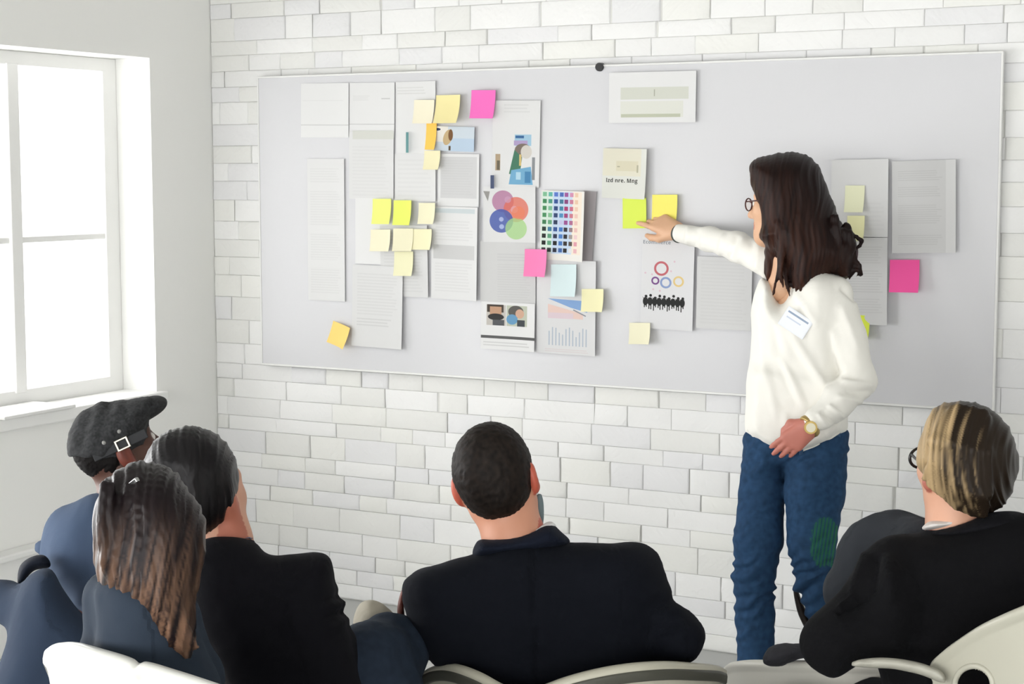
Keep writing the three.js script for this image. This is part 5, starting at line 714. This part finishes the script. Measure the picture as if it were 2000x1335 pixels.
// armchair shells: a wall swept along a rim curve that wraps round the sitter, tapering down to the seat
function loft(rim, centre, prof, N = 90, skip) {
  const c = new THREE.CatmullRomCurve3(rim), pos = [], idx = [], m = prof.length;
  for (let i = 0; i <= N; i++) { const p = c.getPoint(i / N), o = V(p.x - centre.x, 0, p.z - centre.z).normalize(); for (const [off, dy, t, foot] of prof) { const q = p.clone().addScaledVector(o, off); if (t !== undefined) { const f = dy, y = p.y - 0.03 + (foot - p.y + 0.03) * t; q.set(centre.x + (p.x - centre.x) * f + o.x * off, y, centre.z + (p.z - centre.z) * f + o.z * off); } else q.y += dy; pos.push(q.x, q.y, q.z); } }
  for (let i = 0; i < N; i++) for (let k = 0; k < m; k++) { const a = i * m + k, b = i * m + (k + 1) % m; if (skip && skip(V(pos[a * 3], pos[a * 3 + 1], pos[a * 3 + 2]).add(V(pos[(b + m) * 3], pos[(b + m) * 3 + 1], pos[(b + m) * 3 + 2])).multiplyScalar(0.5))) continue; idx.push(a, b, b + m, a, b + m, a + m); }
  for (const e of [0, N]) for (let k = 1; k < m / 2; k++) { const a = e * m + k, b = e * m + (m - k) % m, a2 = e * m + k - 1, b2 = e * m + (m - k + 1) % m; if (e) idx.push(a, a2, b2, a, b2, b); else idx.push(a2, a, b, a2, b, b2); }
  const g = new THREE.BufferGeometry(); g.setAttribute('position', new THREE.Float32BufferAttribute(pos, 3)); g.setIndex(idx); g.computeVertexNormals(); return g;
}
// rim: [x, y, distance] of points along its top edge; a wall down to the seat, four legs
function armchair(label, rimPx, centre, o = {}) {
  const seatY = o.seat ?? 0.44, rim = rimPx.map(([x, y, d]) => at(x, y, d)), c = thing('armchair', label, 'chair', V(centre.x, 0, centre.z)), n = o.skip ? 70 : 26, out = [], inn = [], m = o.mat ?? chairMat, lipW = o.lip ?? 0.016;
  for (let i = 1; i <= n; i++) { const t = i / n, f = 1 - (1 - (o.taper ?? 0.7)) * Math.pow(t, 1.1), y = seatY - 0.03; out.push([0.008, f, t, y]); inn.push([-0.004, f, t, y]); }
  const prof = [[-0.004, -0.004], [0.0, 0], [lipW * 0.6, -0.001], [lipW, -0.006], [lipW, -0.014], [0.010, -0.022], [0.008, -0.028], ...out, ...inn.reverse(), [-0.004, -0.028]];
  wpart('shell', loft(rim, centre, prof, o.skip ? 160 : 100, o.skip), m, c);
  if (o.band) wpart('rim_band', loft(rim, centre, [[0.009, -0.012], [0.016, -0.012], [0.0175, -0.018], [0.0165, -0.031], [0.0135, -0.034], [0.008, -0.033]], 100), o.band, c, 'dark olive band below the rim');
  const R = 0.2, S = new Field(0.008); S.add((x, y, z) => { const d = Math.hypot(x - centre.x, z - centre.z) - R, t = Math.abs(y - seatY + 0.01) - 0.01, k = 0.01, q = Math.max(k - Math.abs(d - t), 0) / k; return Math.max(d, t) + q * q * k / 4; }, [centre.x - R, seatY - 0.03, centre.z - R], [centre.x + R, seatY + 0.02, centre.z + R]);
  wpart('seat', S.mesh({ smooth: 1 }), m, c);
  for (const [a, b] of [[1, 1], [1, -1], [-1, 1], [-1, -1]]) part('leg', tube([V(a * 0.11, seatY - 0.02, b * 0.11), V(a * 0.15, seatY - 0.08, b * 0.15), V(a * 0.18, 0, b * 0.18)], 0.0085, 20, 10), M.chrome, c);
  return c;
}
armchair('white armchair at the lower left, its curved rim notched, under the long-haired woman', [[102, 1278, 2.7], [106, 1264, 2.69], [120, 1255, 2.67], [146, 1253, 2.63], [200, 1266, 2.55], [262, 1286, 2.5], [273, 1294, 2.495], [284, 1291, 2.49], [350, 1309, 2.46], [430, 1335, 2.44], [520, 1366, 2.45], [600, 1390, 2.5], [660, 1400, 2.6]], at(400, 1450, 2.68).setY(0), { seat: 0.47, taper: 0.6 });
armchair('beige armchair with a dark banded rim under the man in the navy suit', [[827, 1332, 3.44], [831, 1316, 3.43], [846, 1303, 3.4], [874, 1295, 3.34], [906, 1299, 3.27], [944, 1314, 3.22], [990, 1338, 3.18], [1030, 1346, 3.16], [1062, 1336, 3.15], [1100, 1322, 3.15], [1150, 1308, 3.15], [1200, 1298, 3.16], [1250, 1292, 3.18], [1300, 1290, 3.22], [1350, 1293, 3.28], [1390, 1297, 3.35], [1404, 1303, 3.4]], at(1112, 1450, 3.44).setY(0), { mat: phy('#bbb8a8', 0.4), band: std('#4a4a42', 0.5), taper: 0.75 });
{
  const skip = (p) => { const [u, v] = px(p.x, p.y, p.z); return Math.hypot((u - 1902) / 33, Math.min(0, v - 1336) / 33) < 1 && v < 1420; };
  const c = armchair('white armchair with an arched opening under the blonde woman', [[1831, 1300, 2.97], [1836, 1286, 2.96], [1855, 1266, 2.93], [1882, 1245, 2.89], [1930, 1213, 2.83], [2000, 1181, 2.77], [2080, 1152, 2.74], [2160, 1142, 2.74], [2250, 1150, 2.78], [2330, 1180, 2.88], [2380, 1230, 3.0]], at(2130, 1450, 3.02).setY(0), { mat: phy('#b3b1a3', 0.35), skip, taper: 0.85 });
  const edge = []; for (let i = 0; i <= 24; i++) { const a = Math.PI * i / 24, h = surf(c.getObjectByName('shell'), 1902 - 37 * Math.cos(a), 1337 - 37 * Math.sin(a)); if (h) edge.push(h.p); }
  if (edge.length > 6) { const e0 = edge[0].clone(), e1 = edge[edge.length - 1].clone(); edge.unshift(e0.clone().setY(e0.y - 0.06)); edge.push(e1.clone().setY(e1.y - 0.06)); wpart('opening_edge', tube(edge, 0.005, 80, 10), phy('#b3b1a3', 0.35), c); }
  const F = new Field(0.0055); F.outline([[1662, 1300], [1668, 1290], [1700, 1284], [1745, 1284], [1800, 1294], [1842, 1312], [1844, 1334], [1800, 1318], [1745, 1306], [1700, 1304]], { D: 2.95, tu: -0.4, Tn: 0.02, Rs: 0.012 }, 0.01); wpart('arm_rail', F.mesh({ smooth: 1 }), phy('#a3a196', 0.45), c);
}
armchair('empty pale armchair beside the jeans of the presenter', [[1424, 1306, 3.86], [1432, 1294, 3.82], [1460, 1288, 3.74], [1520, 1288, 3.66], [1600, 1289, 3.6], [1680, 1290, 3.58], [1760, 1292, 3.62], [1830, 1296, 3.74], [1850, 1300, 3.85]], at(1640, 1450, 3.84).setY(0), { mat: phy('#d0cec4', 0.4), seat: 0.38, taper: 0.8 });
armchair('low armchair under the man in the flat cap', [[40, 1420, 4.1], [60, 1420, 3.95], [150, 1420, 3.85], [240, 1420, 3.82], [340, 1420, 3.85], [420, 1420, 3.95], [440, 1420, 4.1]], at(240, 1420, 4.08).setY(0), { seat: 0.4 });
{
  const c = thing('shell_chair', 'white shell chair under the person with sleek black hair', 'chair', at(520, 1450, 3.14).setY(0)); c.rotation.y = Math.PI;
  part('backrest', chairGeo.solid.translate(0, -0.08, 0), chairMat, c); part('seat', chairGeo.seat, chairMat, c); chairGeo.legs.forEach((g) => part('leg', g, M.chrome, c));
}
{
  const G = new Field(0.006); G.outline([[1489, 1290], [1494, 1272], [1508, 1259], [1535, 1255], [1575, 1256], [1600, 1262], [1600, 1285], [1570, 1284], [1545, 1292], [1528, 1301], [1505, 1300], [1494, 1296]], { D: 3.6, Tn: 0.06, Rs: 0.04 }, 0.02); G.cap(at(1512, 1292, 3.52), at(1530, 1288, 3.52), 0.008, 0.012, 0.02, 1);
  const g = G.mesh({ disp: folds(0.006, 25) }); const m = shade(new THREE.Mesh(g, clothMat('#343438', 0.9, 0.3))); const p = at(1545, 1290, 3.6); g.translate(-p.x, -p.y, -p.z); m.position.copy(p); m.name = 'folded_jacket'; scene.add(m); tag(m, 'dark grey garment folded over the rim of the empty pale armchair', 'jacket');
}

renderer.render(scene, camera);
